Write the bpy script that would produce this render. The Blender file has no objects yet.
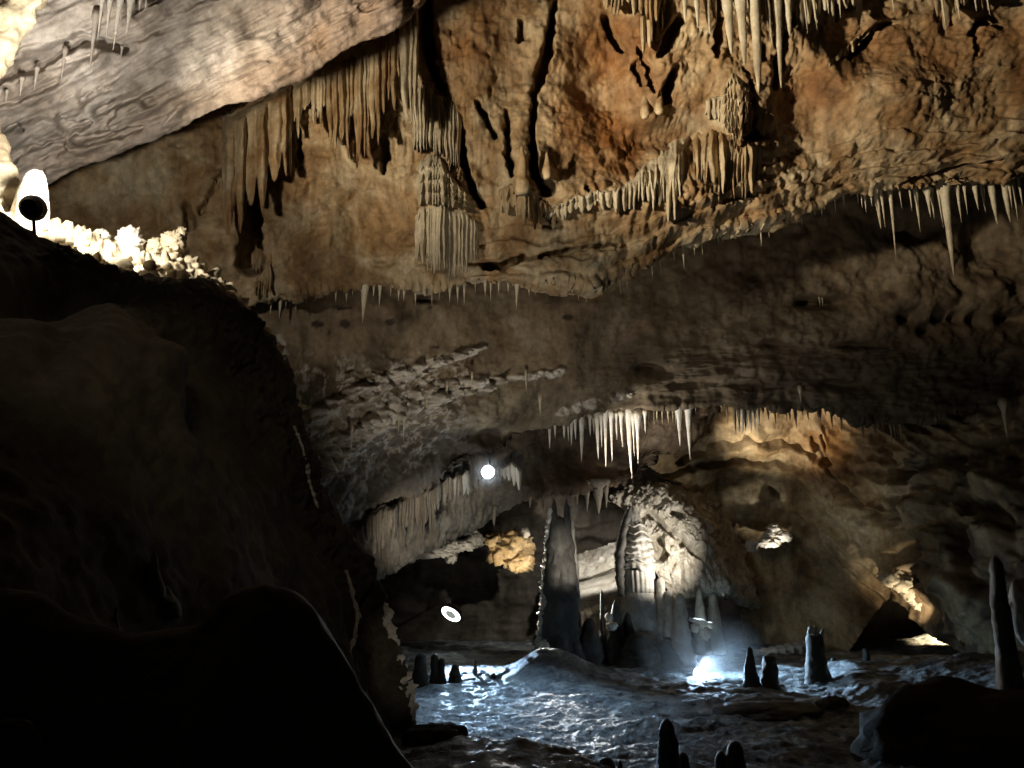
import bpy, math, random
import numpy as np
from mathutils import Vector
from mathutils.bvhtree import BVHTree

C = bpy.context.scene.collection
rnd = random.Random(7)
# ------------------------------------------------------------------ camera model
F = 800.0
CZ = 5.0
TH = math.radians(12.4)
cT, sT = math.cos(TH), math.sin(TH)


def P(px, py, Y):
    """point of the place seen at pixel px, py at forward distance Y (metres)"""
    px = np.asarray(px, float); py = np.asarray(py, float); Y = np.asarray(Y, float)
    u = (px - 512.0) / F; v = (384.0 - py) / F
    t = Y / (cT - v * sT)
    return np.stack([u * t, Y + 0 * u, CZ + t * (sT + v * cT)], -1)


def ray(px, py):
    u = (px - 512.0) / F; v = (384.0 - py) / F
    return Vector((u, cT - v * sT, sT + v * cT)).normalized()


def mpp(Y):            # metres per pixel near the middle of the frame
    return Y / F * 1.03


def floor_Y(py):
    v = (384.0 - py) / F
    return CZ * (cT - v * sT) / -(sT + v * cT)


# ------------------------------------------------------------------ noise
_rs = np.random.RandomState(11)
_perm = np.tile(_rs.permutation(256), 3)
_g = _rs.normal(size=(256, 3)); _g /= np.linalg.norm(_g, axis=1)[:, None]


def perlin(p):
    p = np.asarray(p, float)
    i = np.floor(p).astype(int); f = p - i
    i &= 255
    w = f * f * f * (f * (f * 6 - 15) + 10)
    out = 0.0
    for dx in (0, 1):
        wx = w[..., 0] if dx else 1 - w[..., 0]
        for dy in (0, 1):
            wy = w[..., 1] if dy else 1 - w[..., 1]
            for dz in (0, 1):
                wz = w[..., 2] if dz else 1 - w[..., 2]
                h = _perm[_perm[_perm[(i[..., 0] + dx) & 255] + ((i[..., 1] + dy) & 255)] + ((i[..., 2] + dz) & 255)]
                g = _g[h]
                d = g[..., 0] * (f[..., 0] - dx) + g[..., 1] * (f[..., 1] - dy) + g[..., 2] * (f[..., 2] - dz)
                out = out + wx * wy * wz * d
    return out * 1.5


def fbm(p, octv=5, gain=0.5, seed=0.0):
    p = np.asarray(p, float) + seed * 17.31
    a, s, o = 1.0, 0.0, 0.0
    for _ in range(octv):
        o = o + a * perlin(p); s += a
        p = p * 2.03 + 5.7; a *= gain
    return o / s * 1.4


def billow(p, octv=4, gain=0.5, seed=0.0):
    p = np.asarray(p, float) + seed * 13.7
    a, s, o = 1.0, 0.0, 0.0
    for _ in range(octv):
        o = o + a * np.abs(perlin(p)); s += a
        p = p * 2.07 + 3.1; a *= gain
    return o / s * 2.0


def smooth(a, b, x):
    t = np.clip((x - a) / (b - a), 0, 1)
    return t * t * (3 - 2 * t)


# ------------------------------------------------------------------ materials
def lin(c):
    if isinstance(c, str):
        c = [int(c[i:i + 2], 16) / 255 for i in (0, 2, 4)]
    return tuple((x / 12.92 if x <= 0.04045 else ((x + 0.055) / 1.055) ** 2.4) for x in c) + (1.0,)


def rock_mat(name, cols, scale=0.35, streak=0.5, stain='c8a070', stain_shade='2a1d12', rough=0.75, spec=0.3,
             bump=0.35, bscale=4.0, bdist=0.12, coat=0.0):
    m = bpy.data.materials.new(name); m.use_nodes = True
    nt = m.node_tree; N = nt.nodes; L = nt.links
    bs = N['Principled BSDF']
    tc = N.new('ShaderNodeTexCoord')
    n1 = N.new('ShaderNodeTexNoise'); n1.inputs['Scale'].default_value = scale
    n1.inputs['Detail'].default_value = 9; n1.inputs['Roughness'].default_value = 0.62
    n1.inputs['Distortion'].default_value = 0.6
    L.new(tc.outputs['Object'], n1.inputs['Vector'])
    cr = N.new('ShaderNodeValToRGB'); e = cr.color_ramp.elements
    k = len(cols)
    e[0].position = 0.30; e[0].color = lin(cols[0]); e[1].position = 0.70; e[1].color = lin(cols[-1])
    for i in range(1, k - 1):
        x = e.new(0.30 + 0.40 * i / (k - 1)); x.color = lin(cols[i])
    L.new(n1.outputs['Fac'], cr.inputs['Fac'])
    col = cr.outputs['Color']
    # streaks of minerals running down
    mp = N.new('ShaderNodeMapping'); mp.inputs['Scale'].default_value = (2.6, 2.6, 0.30)
    L.new(tc.outputs['Object'], mp.inputs['Vector'])
    n2 = N.new('ShaderNodeTexNoise'); n2.inputs['Scale'].default_value = 1.0
    n2.inputs['Detail'].default_value = 6; n2.inputs['Roughness'].default_value = 0.6
    L.new(mp.outputs['Vector'], n2.inputs['Vector'])
    mr = N.new('ShaderNodeMapRange'); mr.inputs['From Min'].default_value = 0.35; mr.inputs['From Max'].default_value = 0.65
    mr.inputs['To Min'].default_value = 1.0 - streak; mr.inputs['To Max'].default_value = 1.0
    L.new(n2.outputs['Fac'], mr.inputs['Value'])
    mx = N.new('ShaderNodeMix'); mx.data_type = 'RGBA'; mx.blend_type = 'MULTIPLY'; mx.inputs[0].default_value = 1.0
    L.new(col, mx.inputs[6]); L.new(mr.outputs['Result'], mx.inputs[7]); col = mx.outputs[2]
    for att, c in (('stain', stain), ('mineral_shade', stain_shade), ('crust', 'c9beac')):  # second mask holds mineral patches and painted-in shade
        a = N.new('ShaderNodeAttribute'); a.attribute_name = att
        mx = N.new('ShaderNodeMix'); mx.data_type = 'RGBA'; mx.blend_type = 'MULTIPLY' if att == 'stain' else 'MIX'
        L.new(a.outputs['Fac'], mx.inputs[0]); L.new(col, mx.inputs[6]); mx.inputs[7].default_value = lin(c)
        col = mx.outputs[2]
    # fine speckle
    n3 = N.new('ShaderNodeTexNoise'); n3.inputs['Scale'].default_value = bscale * 1.7
    n3.inputs['Detail'].default_value = 8; n3.inputs['Roughness'].default_value = 0.7
    L.new(tc.outputs['Object'], n3.inputs['Vector'])
    mr3 = N.new('ShaderNodeMapRange'); mr3.inputs['From Min'].default_value = 0.3; mr3.inputs['From Max'].default_value = 0.7
    mr3.inputs['To Min'].default_value = 0.72; mr3.inputs['To Max'].default_value = 1.12
    L.new(n3.outputs['Fac'], mr3.inputs['Value'])
    mx = N.new('ShaderNodeMix'); mx.data_type = 'RGBA'; mx.blend_type = 'MULTIPLY'; mx.inputs[0].default_value = 1.0
    L.new(col, mx.inputs[6]); L.new(mr3.outputs['Result'], mx.inputs[7]); col = mx.outputs[2]
    L.new(col, bs.inputs['Base Color'])
    bs.inputs['Roughness'].default_value = rough
    bs.inputs['Specular IOR Level'].default_value = spec
    if coat:
        bs.inputs['Coat Weight'].default_value = coat; bs.inputs['Coat Roughness'].default_value = 0.18
    nb = N.new('ShaderNodeTexNoise'); nb.inputs['Scale'].default_value = bscale
    nb.inputs['Detail'].default_value = 10; nb.inputs['Roughness'].default_value = 0.65
    L.new(tc.outputs['Object'], nb.inputs['Vector'])
    b = N.new('ShaderNodeBump'); b.inputs['Strength'].default_value = bump; b.inputs['Distance'].default_value = bdist
    L.new(nb.outputs['Fac'], b.inputs['Height']); L.new(b.outputs['Normal'], bs.inputs['Normal'])
    return m


def plain_mat(name, c, rough=0.5, metal=0.0, emit=None, strength=0.0):
    m = bpy.data.materials.new(name); m.use_nodes = True
    nt = m.node_tree; b = nt.nodes['Principled BSDF']
    n = nt.nodes.new('ShaderNodeTexNoise'); n.inputs['Scale'].default_value = 9
    r = nt.nodes.new('ShaderNodeMix'); r.data_type = 'RGBA'
    r.inputs[6].default_value = lin(c); r.inputs[7].default_value = tuple(x * 0.7 for x in lin(c)[:3]) + (1,)
    nt.links.new(n.outputs['Fac'], r.inputs[0]); nt.links.new(r.outputs[2], b.inputs['Base Color'])
    b.inputs['Roughness'].default_value = rough; b.inputs['Metallic'].default_value = metal
    if emit:
        b.inputs['Emission Color'].default_value = lin(emit); b.inputs['Emission Strength'].default_value = strength
    return m


M = {}
M['slab'] = rock_mat('grey_slab_rock', ['7a6d5e', '9c8f80', 'b3a89b', 'c2b8ac'], 0.45, 0.2, bump=0.5, bscale=3.0)
M['wall'] = rock_mat('tan_flowstone', ['6a4c2b', '93734a', 'b29a74', 'cbb994'], 0.5, 0.4, stain='d9ab70', bump=0.5, bscale=3.0)
M['vault'] = rock_mat('brown_vault_rock', ['51432f', '706048', '857459', '96866c'], 0.4, 0.3, bump=0.4, bscale=3.0)
M['lower'] = rock_mat('grey_drip_rock', ['6f6250', '8d806c', 'a19480', 'b0a590'], 0.5, 0.35, bump=0.5, bscale=3.5)
M['alcove'] = rock_mat('ochre_alcove_rock', ['6b5538', '97805a', 'b3a07c', 'c2b292'], 0.4, 0.35, bump=0.5, bscale=3.0)
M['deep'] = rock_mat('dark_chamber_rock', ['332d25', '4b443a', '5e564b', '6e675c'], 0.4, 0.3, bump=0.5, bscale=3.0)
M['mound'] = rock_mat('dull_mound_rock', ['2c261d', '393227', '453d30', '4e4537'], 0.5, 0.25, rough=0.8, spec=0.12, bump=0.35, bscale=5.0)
M['floor'] = rock_mat('wet_cave_floor', ['1d2024', '4c5257', '7f8686', 'aeb2af'], 1.1, 0.0, rough=0.5, spec=0.6, bump=1.0, bscale=3.5, bdist=0.2, coat=0.0)
M['white'] = rock_mat('white_calcite', ['b5a68c', 'd5c8b0', 'e5dccb', 'efe8db'], 0.9, 0.25, rough=0.6, bump=0.4, bscale=6.0)
M['pale'] = rock_mat('pale_calcite', ['96866a', 'b3a283', 'c6b796', 'd2c5a8'], 0.7, 0.3, rough=0.6, bump=0.4, bscale=5.0)
M['ochre'] = rock_mat('ochre_boulder', ['a88450', 'c19f6c', 'd4b98a', 'dcc69c'], 0.8, 0.2, bump=0.6, bscale=3.0)
M['column'] = rock_mat('grey_column_calcite', ['7d7668', '9c9688', 'b5afa3', 'c8c3b8'], 0.6, 0.3, rough=0.5, bump=0.5, bscale=4.0)
M['darkst'] = rock_mat('dark_stalagmite_rock', ['34312c', '49453e', '5a554c', '666056'], 0.8, 0.3, rough=0.6, bump=0.4, bscale=5.0)
M['coral'] = rock_mat('cave_coral', ['8f8472', 'b0a692', 'c8bfad', 'd8d1c2'], 1.2, 0.1, rough=0.6, bump=0.8, bscale=6.0)
M['housing'] = plain_mat('dark_lamp_housing', '2b2622', 0.45, 0.6)
M['steel'] = plain_mat('grey_lamp_bracket', '55555a', 0.4, 0.8)
M['lens'] = plain_mat('cool_white_lens', 'e8f0ff', 0.3, 0, 'eaf2ff', 40)
M['lens_soft'] = plain_mat('neutral_white_lens', 'ffffff', 0.3, 0, 'f4fbf4', 6)
M['lens_grey'] = plain_mat('grey_lens_core', '9aa098', 0.3, 0, 'b9c2b6', 0.55)
M['lens_warm'] = plain_mat('warm_lens', 'fff0d8', 0.3, 0, 'ffe6bf', 30)

# ------------------------------------------------------------------ mesh helpers


def link_mesh(name, V, faces, mat, parent=None, origin=None, attrs=None, smoothed=True):
    V = np.asarray(V, float).reshape(-1, 3)
    faces = np.asarray(faces)
    o3 = np.zeros(3) if origin is None else np.asarray(origin, float)
    me = bpy.data.meshes.new(name)
    me.vertices.add(len(V)); me.vertices.foreach_set('co', (V - o3).astype(np.float32).ravel())
    nf, w = faces.shape
    me.loops.add(nf * w); me.loops.foreach_set('vertex_index', faces.astype(np.int32).ravel())
    me.polygons.add(nf)
    me.polygons.foreach_set('loop_start', (np.arange(nf) * w).astype(np.int32))
    me.polygons.foreach_set('use_smooth', np.full(nf, smoothed))
    me.update(calc_edges=True)
    for k, a in (attrs or {}).items():
        at = me.attributes.new(k, 'FLOAT', 'POINT'); at.data.foreach_set('value', np.asarray(a, np.float32).ravel())
    me.materials.append(mat)
    ob = bpy.data.objects.new(name, me); C.objects.link(ob)
    if parent is not None:
        ob.parent = parent
        ob.location = o3 - np.asarray(parent.location)
    else:
        ob.location = o3
    return ob


def grid_faces(nv, nu, wrap=False):
    i = np.arange(nv - 1)[:, None]; j = np.arange(nu if wrap else nu - 1)[None, :]
    j2 = (j + 1) % nu
    return np.stack([i * nu + j, i * nu + j2, (i + 1) * nu + j2, (i + 1) * nu + j], -1).reshape(-1, 4)


def tag(o, label, cat, group=None, kind=None):
    o['label'] = label; o['category'] = cat
    if group: o['group'] = group
    if kind: o['kind'] = kind
    return o


def thing(name, label, cat, loc, group=None):
    o = bpy.data.objects.new(name, None); C.objects.link(o); o.empty_display_size = 0.3
    o.location = loc
    return tag(o, label, cat, group)


def structure(o):
    o['kind'] = 'structure'
    return o


def crom(ctrl, segs, axis):
    """Catmull-Rom resampling of a control lattice along an axis; segs = samples per gap"""
    c = np.moveaxis(ctrl, axis, 0)
    k = len(c)
    pad = np.concatenate([2 * c[:1] - c[1:2], c, 2 * c[-1:] - c[-2:-1]])
    out = []
    for i in range(k - 1):
        n = segs[i]
        t = np.linspace(0, 1, n, endpoint=False)
        if i == k - 2: t = np.linspace(0, 1, n + 1)
        t = t.reshape((-1,) + (1,) * (c.ndim - 1))
        p0, p1, p2, p3 = pad[i], pad[i + 1], pad[i + 2], pad[i + 3]
        # limited tangents keep lips crisp
        m1 = (p2 - p0) * 0.38; m2 = (p3 - p1) * 0.38
        t2, t3 = t * t, t * t * t
        out.append((2 * t3 - 3 * t2 + 1) * p1 + (t3 - 2 * t2 + t) * m1 + (-2 * t3 + 3 * t2) * p2 + (t3 - t2) * m2)
    return np.moveaxis(np.concatenate(out), 0, axis)


def normals(V):
    du = np.gradient(V, axis=1); dv = np.gradient(V, axis=0)
    n = np.cross(dv, du)
    n /= np.linalg.norm(n, axis=-1, keepdims=True) + 1e-9
    cam = np.array([0, 0, CZ]) - V
    if (n * cam).sum(-1).mean() < 0: n = -n
    return n


BV = {}


def sheet(name, ctrl, segv, segu, mat, disp, attrs=None, jag=None, bvh=True):
    """a rock surface: control lattice (rows x columns of px, py, Y) resampled, then pushed in and out along its normals by disp(V, px, py) metres"""
    c = np.asarray(ctrl, float)
    G = crom(crom(c, segv, 0), segu, 1)
    px, py, Y = G[..., 0], G[..., 1], G[..., 2]
    if jag is not None:
        py = py + jag(px, py)
    V = P(px, py, Y)
    n = normals(V)
    d = disp(V, px, py)
    V = V + n * d[..., None]
    at = attrs(V, px, py) if attrs else {}
    nv, nu = V.shape[:2]
    fc = grid_faces(nv, nu)
    # face orientation towards the viewer's side
    a, b2, c2 = V.reshape(-1, 3)[fc[:, 0]], V.reshape(-1, 3)[fc[:, 1]], V.reshape(-1, 3)[fc[:, 3]]
    if ((np.cross(b2 - a, c2 - a)) * (np.array([0, 0, CZ]) - a)).sum(-1).mean() < 0:
        fc = fc[:, ::-1]
    o = structure(link_mesh(name, V, fc, mat, attrs=at))
    if bvh:
        BV[name] = BVHTree.FromPolygons([tuple(p) for p in V.reshape(-1, 3)], [tuple(q) for q in fc.tolist()])
    return o


def hit(px, py, names=None):
    best = None
    d = ray(px, py)
    for k in (names or BV):
        h = BV[k].ray_cast(Vector((0, 0, CZ)), d)
        if h[0] is not None and (best is None or h[3] < best[1]): best = (h[0], h[3])
    return best[0] if best else None


def ground(x, y, names=('floor',), z0=30.0):
    best = None
    for k in names:
        h = BV[k].ray_cast(Vector((x, y, z0)), Vector((0, 0, -1)))
        if h[0] is not None and (best is None or h[0].z > best): best = h[0].z
    return best if best is not None else 0.0


def fl(pts):
    xs = [p[0] for p in pts]; ys = [p[1] for p in pts]
    return lambda x: np.interp(x, xs, ys)


def rows(X, *fs):
    out = []
    for py, Y in fs:
        r = []
        for x in X:
            r.append((x, py(x) if callable(py) else py, Y(x) if callable(Y) else Y))
        out.append(r)
    return out


def crack(px, py, pts):
    """0..1 mask of a crevice: pts = (px, py, half-width px)"""
    m = np.zeros(px.shape)
    q_ = np.stack([px / 9.0, py / 9.0, 0 * px], -1)
    px = px + 3.2 * perlin(q_ + 3.1); py = py + 3.2 * perlin(q_ + 9.7)
    for (x0, y0, w0), (x1, y1, w1) in zip(pts, pts[1:]):
        dx, dy = x1 - x0, y1 - y0
        t = np.clip(((px - x0) * dx + (py - y0) * dy) / (dx * dx + dy * dy + 1e-9), 0, 1)
        w = w0 + (w1 - w0) * t
        d = np.hypot(px - x0 - t * dx, py - y0 - t * dy)
        m = np.maximum(m, 1 - smooth(w * 0.55, w * 1.25, d))
    return m


def blob(px, py, x, y, rx, ry, rot=0.0):
    a = math.radians(rot); c, s = math.cos(a), math.sin(a)
    u = ((px - x) * c + (py - y) * s) / rx; v = (-(px - x) * s + (py - y) * c) / ry
    return np.exp(-(u * u + v * v))


# ------------------------------------------------------------------ lips (edges of the rock layers, as seen)
lipA = fl([(-260, 300), (-100, 245), (45, 183), (110, 155), (190, 122), (240, 101), (300, 75), (340, 51), (375, 38), (400, 26), (430, -12), (480, -60), (560, -110)])
lipB = fl([(-200, 345), (100, 330), (262, 312), (300, 297), (330, 289), (400, 291), (450, 288), (500, 287), (580, 288), (640, 271), (700, 244), (760, 226), (800, 215), (850, 200), (880, 189), (930, 190), (1024, 179), (1250, 160)])
lipD = fl([(150, 620), (300, 560), (340, 532), (365, 518), (400, 500), (440, 480), (480, 462), (510, 446), (540, 430), (560, 424), (600, 415), (640, 410), (690, 405), (760, 409), (820, 408), (860, 420), (905, 428), (960, 410), (1024, 402), (1250, 400)])
lipE = fl([(250, 640), (340, 600), (380, 573), (420, 551), (470, 526), (520, 503), (545, 495), (560, 493), (580, 491), (600, 490), (620, 485), (640, 480), (662, 471), (682, 456), (698, 436), (712, 418), (722, 406), (740, 400)])

# ------------------------------------------------------------------ ceiling slab, upper left
XA = [-260, -120, 0, 60, 120, 190, 250, 310, 360, 400, 440, 500]


def dispA(V, px, py):
    s = lipA(px) - py                       # px above the edge
    a_ = math.radians(-27); al = px * math.cos(a_) + py * math.sin(a_); ac = -px * math.sin(a_) + py * math.cos(a_)
    q = np.stack([al / 62.0, ac / 13.0, 0 * px], -1)
    w_ = fbm(q * .6, 3, seed=9)
    bed = s / 36.0 + 1.3 * fbm(V * 0.30, 4, seed=1) + 0.3 * fbm(q, 3, seed=8)
    fr = bed - np.floor(bed)
    m_ = smooth(-.25, .25, fbm(V * .35 + 3, 3, seed=7))
    d = 0.50 * m_ * smooth(0.0, 0.8, fr) * (1 - smooth(0.84, 1.0, fr)) * smooth(-5, 25, s)
    d += 0.30 * fbm(q, 5, seed=10) * smooth(-5, 20, s) - 0.05 * np.abs(fbm(q * np.array([1.4, 1.8, 1]) + w_[..., None], 4, seed=11)) * smooth(-5, 20, s)
    d += 0.25 * fbm(V * 0.5, 4, seed=2) + 0.06 * fbm(V * 2.0, 4, seed=3) + 0.03 * billow(V * 4.0, 3, seed=4)
    # long dark overhang high on the slab
    d -= 1.0 * crack(px, py, [(-60, 90, 9), (0, 74, 9), (30, 66, 9), (55, 52, 9), (80, 40, 7), (100, 42, 6), (122, 50, 5)])
    d -= 0.8 * crack(px, py, [(5, 130, 3), (22, 128, 3)]) + 0.5 * crack(px, py, [(80, 100, 3), (110, 88, 3)])
    d -= 0.7 * crack(px, py, [(60, 120, 4), (70, 128, 7), (88, 122, 5)]) + 0.7 * crack(px, py, [(98, 112, 5), (115, 104, 5)])
    d -= 0.7 * crack(px, py, [(75, 143, 6), (105, 138, 5), (140, 128, 4)]) + 0.5 * crack(px, py, [(30, 155, 8), (60, 148, 7)])
    d += 0.7 * blob(px, py, 20, 42, 60, 14, -35)
    return d


def attA(V, px, py):
    return {'stain': np.clip(0.75 * smooth(240, 340, px + 0.35 * py) + 0.35 * smooth(60, 10, lipA(px) - py), 0, 1) * (0.6 + 0.5 * fbm(V * 0.4, 3, seed=5)) + 0,
            'mineral_shade': np.clip(0.45 * smooth(0.15, 0.6, fbm(V * np.array([0.6, 0.6, 0.6]), 4, seed=6)), 0, 1)}


sheet('ceiling', rows(XA,
                      (lambda x: lipA(x) - 420, 14.0), (lambda x: lipA(x) - 240, 18.2), (lambda x: lipA(x) - 110, 20.2),
                      (lambda x: lipA(x) - 35, 21.4), (lipA, 22.0), (lambda x: lipA(x) - 6, 22.6), (lambda x: lipA(x) - 40, 25.5), (lambda x: lipA(x) - 110, 27)),
      [40, 80, 60, 34, 10, 10, 6], [24, 50, 40, 40, 44, 40, 40, 36, 30, 30, 20], M['slab'], dispA, attA)

# near left rock rib, top-left corner
XK = [-300, -160, -60, 0, 40, 80]
edgeK = fl([(-300, 420), (-60, 160), (0, 68), (24, 30), (47, 0), (100, -75)])
EK = [(-240, 140, 16.0), (-100, 105, 16.6), (0, 47, 17.2), (33, 23, 17.4), (68, 0, 17.6), (100, -12, 17.6), (135, 0, 17.4), (160, 8, 17.2), (190, 13, 17), (240, 12, 16.8)]
sheet('wall_left', [[(xe - 420 + 300 * k, y, Y - 2.2 * (1 - k)) if k < 1 else (xe, y, Y) for k in (0, .35, .7, .9)] + [(xe - 30, y, Y - .1), (xe, y, Y + .3), (xe - 25, y, Y + 1.6)] for y, xe, Y in EK],
      [20, 24, 20, 22, 20, 20, 16, 16, 20], [10, 10, 16, 30, 16, 8], M['pale'],
      lambda V, px, py: 0.3 * fbm(V * 0.9, 5, seed=31) + 0.10 * billow(V * 2.5, 3, seed=32) + 0.06 * np.sin(V[..., 2] * 9 + 4 * fbm(V * .7, 3)), None, None)

# ------------------------------------------------------------------ big tan wall
XB = [-200, 0, 90, 170, 240, 300, 350, 400, 450, 500, 560, 620, 680, 740, 800, 860, 930, 1000, 1090, 1250]
CR = [  # crevices: points (px, py, half width), depth in metres
    ([(426, -10, 4), (427, 40, 5), (432, 68, 4), (447, 98, 3), (459, 120, 4), (463, 160, 5), (470, 184, 4), (483, 207, 3)], 2.0),
    ([(553, 20, 3), (548, 48, 5), (543, 68, 6), (535, 92, 3), (532, 138, 3), (533, 172, 5), (545, 196, 4)], 1.8),
    ([(507, 112, 2), (508, 150, 4), (512, 180, 3)], 1.4),
    ([(478, 106, 2), (494, 136, 4)], 1.2),
    ([(521, 20, 3), (522, 40, 4)], 1.0), ([(556, 0, 3), (552, 22, 4)], 1.2),
    ([(680, 18, 4), (672, 36, 7), (662, 54, 4)], 2.0), ([(677, 66, 4), (668, 94, 7)], 1.8),
    ([(716, 5, 3), (719, 40, 5), (716, 57, 3)], 2.0), ([(638, 60, 3), (643, 82, 2)], 1.0),
    ([(762, 48, 5), (764, 58, 5)], 1.5), ([(790, 30, 5), (783, 55, 7), (776, 86, 3)], 2.0), ([(744, 70, 2), (752, 98, 3), (750, 128, 2), (760, 138, 3)], .7),
    ([(788, -5, 4), (796, 22, 4)], 1.5),
    ([(385, 138, 4), (385, 158, 5), (383, 174, 2)], 1.5), ([(358, 110, 2), (356, 160, 2)], 0.8), ([(296, 100, 3), (300, 160, 2)], 0.8),
    ([(849, 58, 3), (866, 42, 4), (880, 26, 4), (896, 20, 3)], 1.2),
    ([(973, 36, 3), (981, 22, 4), (992, 20, 4), (1003, 28, 3)], 1.0), ([(974, 34, 2), (976, 54, 2)], 1.0),
    ([(950, 0, 3), (956, 22, 2)], 1.0), ([(838, -5, 3), (839, 18, 2)], 1.0),
    ([(905, 184, 2), (935, 178, 3), (960, 170, 3), (1000, 160, 1)], 0.9),
    ([(800, 213, 2), (850, 197, 2)], 0.7),
    ([(485, 264, 5), (505, 262, 7), (520, 258, 4)], 1.3), ([(540, 256, 2), (575, 250, 3), (615, 246, 2)], 0.7),
    ([(255, 190, 4), (252, 225, 9), (250, 262, 13)], 2.5), ([(186, 205, 5), (190, 225, 6)], 1.2), ([(225, 170, 3), (200, 210, 3)], 0.8),
    ([(640, 45, 2), (655, 88, 3)], 1.0), ([(722, 150, 3), (756, 136, 4)], 0.6), ([(608, 15, 5), (625, 45, 3)], 1.2),
    ([(545, 216, 3), (553, 222, 3)], 0.8), ([(584, 192, 2), (592, 206, 2)], 0.5),
]


def dispB(V, px, py):
    s = lipB(px) - py
    calm = 1 - .62 * smooth(770, 840, px) * smooth(20, 50, py)
    d = 0.55 * fbm(V * 0.28, 4, seed=41) + calm * 0.30 * fbm(V * 0.8, 4, seed=42) + calm * 0.16 * (billow(V * 1.3, 4, seed=48) - .4) + 0.06 * fbm(V * 2.5, 4, seed=43) + 0.05 * billow(V * 3.5, 3, seed=44)
    # fluting of dripping flowstone, stronger in the drapery zones
    fz = (blob(px, py, 370, 90, 75, 60) + blob(px, py, 445, 150, 40, 110) + blob(px, py, 690, 175, 85, 55) + blob(px, py, 735, 20, 80, 45)
          + blob(px, py, 250, 150, 50, 90) + 0.5 * blob(px, py, 570, 215, 60, 30) + 0.25)
    ft = fbm(V * np.array([3.0, 3.0, 0.22]), 3, seed=45)
    d += np.clip(fz - .1, 0, 1) * 0.22 * (1 - np.abs(ft) * 1.8) * smooth(-4, 20, s)
    # layered ledge just above the lip
    bed = s / 15.0 + 0.7 * fbm(V * 0.5, 3, seed=46)
    fr = bed - np.floor(bed)
    d += 0.20 * smooth(0.0, 0.8, fr) * (1 - smooth(0.85, 1, fr)) * smooth(75, 40, s) * smooth(-3, 8, s) * smooth(430, 520, px)
    d += 0.05 * smooth(0.0, 0.8, fr) * (1 - smooth(0.85, 1, fr)) * smooth(780, 850, px) * smooth(-3, 8, s)
    # recesses and swellings
    d -= 1.6 * blob(px, py, 605, 70, 34, 55) + 1.2 * blob(px, py, 690, 120, 40, 26) + 0.8 * blob(px, py, 640, 135, 28, 40)
    d += 0.9 * blob(px, py, 590, 200, 70, 22) + 0.8 * blob(px, py, 440, 190, 34, 40) + 0.7 * blob(px, py, 735, 120, 22, 40)
    d += 0.9 * blob(px, py, 520, 165, 20, 50) + 0.8 * blob(px, py, 480, 85, 18, 55) + 0.7 * blob(px, py, 690, 200, 90, 30)
    d -= 0.7 * blob(px, py, 690, 135, 60, 14) + 1.0 * blob(px, py, 800, 100, 28, 45)
    d += 0.8 * blob(px, py, 880, 90, 55, 34) - 0.5 * blob(px, py, 870, 55, 30, 22)
    d -= 0.9 * blob(px, py, 110, 215, 70, 50)
    d += 0.8 * blob(px, py, 652, 116, 18, 8) + 0.7 * blob(px, py, 548, 178, 9, 7) + 0.7 * blob(px, py, 522, 194, 14, 7)
    for pts, dep in CR:
        d -= dep * crack(px, py, pts)
    return d


def attB(V, px, py):
    n = fbm(V * 0.5, 4, seed=47)
    st = 1.0 * blob(px, py, 610, 70, 55, 70) + 0.8 * blob(px, py, 620, 150, 60, 45) + 0.7 * blob(px, py, 480, 40, 45, 40) + 0.55 * blob(px, py, 900, 60, 110, 70) \
        + 0.6 * blob(px, py, 1010, 40, 50, 60) + 0.4 * blob(px, py, 840, 85, 60, 20)
    mi = 0.35 * blob(px, py, 690, 120, 50, 22) + 0.3 * blob(px, py, 640, 120, 30, 45) + 0.30 * blob(px, py, 100, 220, 90, 60) + 0.25 * blob(px, py, 320, 210, 60, 40)  # darker tone laid over the recesses and the left part
    return {'stain': np.clip(st * (0.85 + 0.9 * n), 0, 1), 'mineral_shade': np.clip(mi * (0.8 + n), 0, 1)}


def jagB(px, py):
    s = lipB(px) - py
    return 4.0 * np.exp(-(s / 10.0) ** 2) * (np.abs(perlin(np.stack([px / 7.0, px * 0, px * 0], -1))) * 2.0 - 0.6)


sheet('wall_upper', rows(XB,
                         (-140, lambda x: 24 + 0 * x), (0, lambda x: np.interp(x, [0, 250, 400, 1000], [24.5, 26, 26.5, 26.5])),
                         (lambda x: 0.42 * lipB(x), lambda x: np.interp(x, [0, 250, 400, 1000], [25.5, 27.5, 28, 27.8])),
                         (lambda x: 0.75 * lipB(x), lambda x: np.interp(x, [0, 250, 400, 1000], [26, 28.5, 29, 28.6])),
                         (lambda x: lipB(x) - 14, 29.3), (lipB, 29.8), (lambda x: lipB(x) - 10, 31.0), (lambda x: lipB(x) - 50, 33.5), (lambda x: lipB(x) - 120, 35)),
      [30, 90, 75, 50, 14, 8, 8, 5], [20, 24, 40, 40, 40, 36, 36, 36, 36, 42, 42, 42, 42, 42, 42, 46, 44, 30, 20], M['wall'], dispB, attB, jagB)

# ------------------------------------------------------------------ brown vault under the tan wall
XC = [150, 220, 262, 300, 340, 380, 420, 460, 500, 540, 580, 620, 680, 740, 800, 860, 930, 1000, 1090, 1250]


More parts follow.
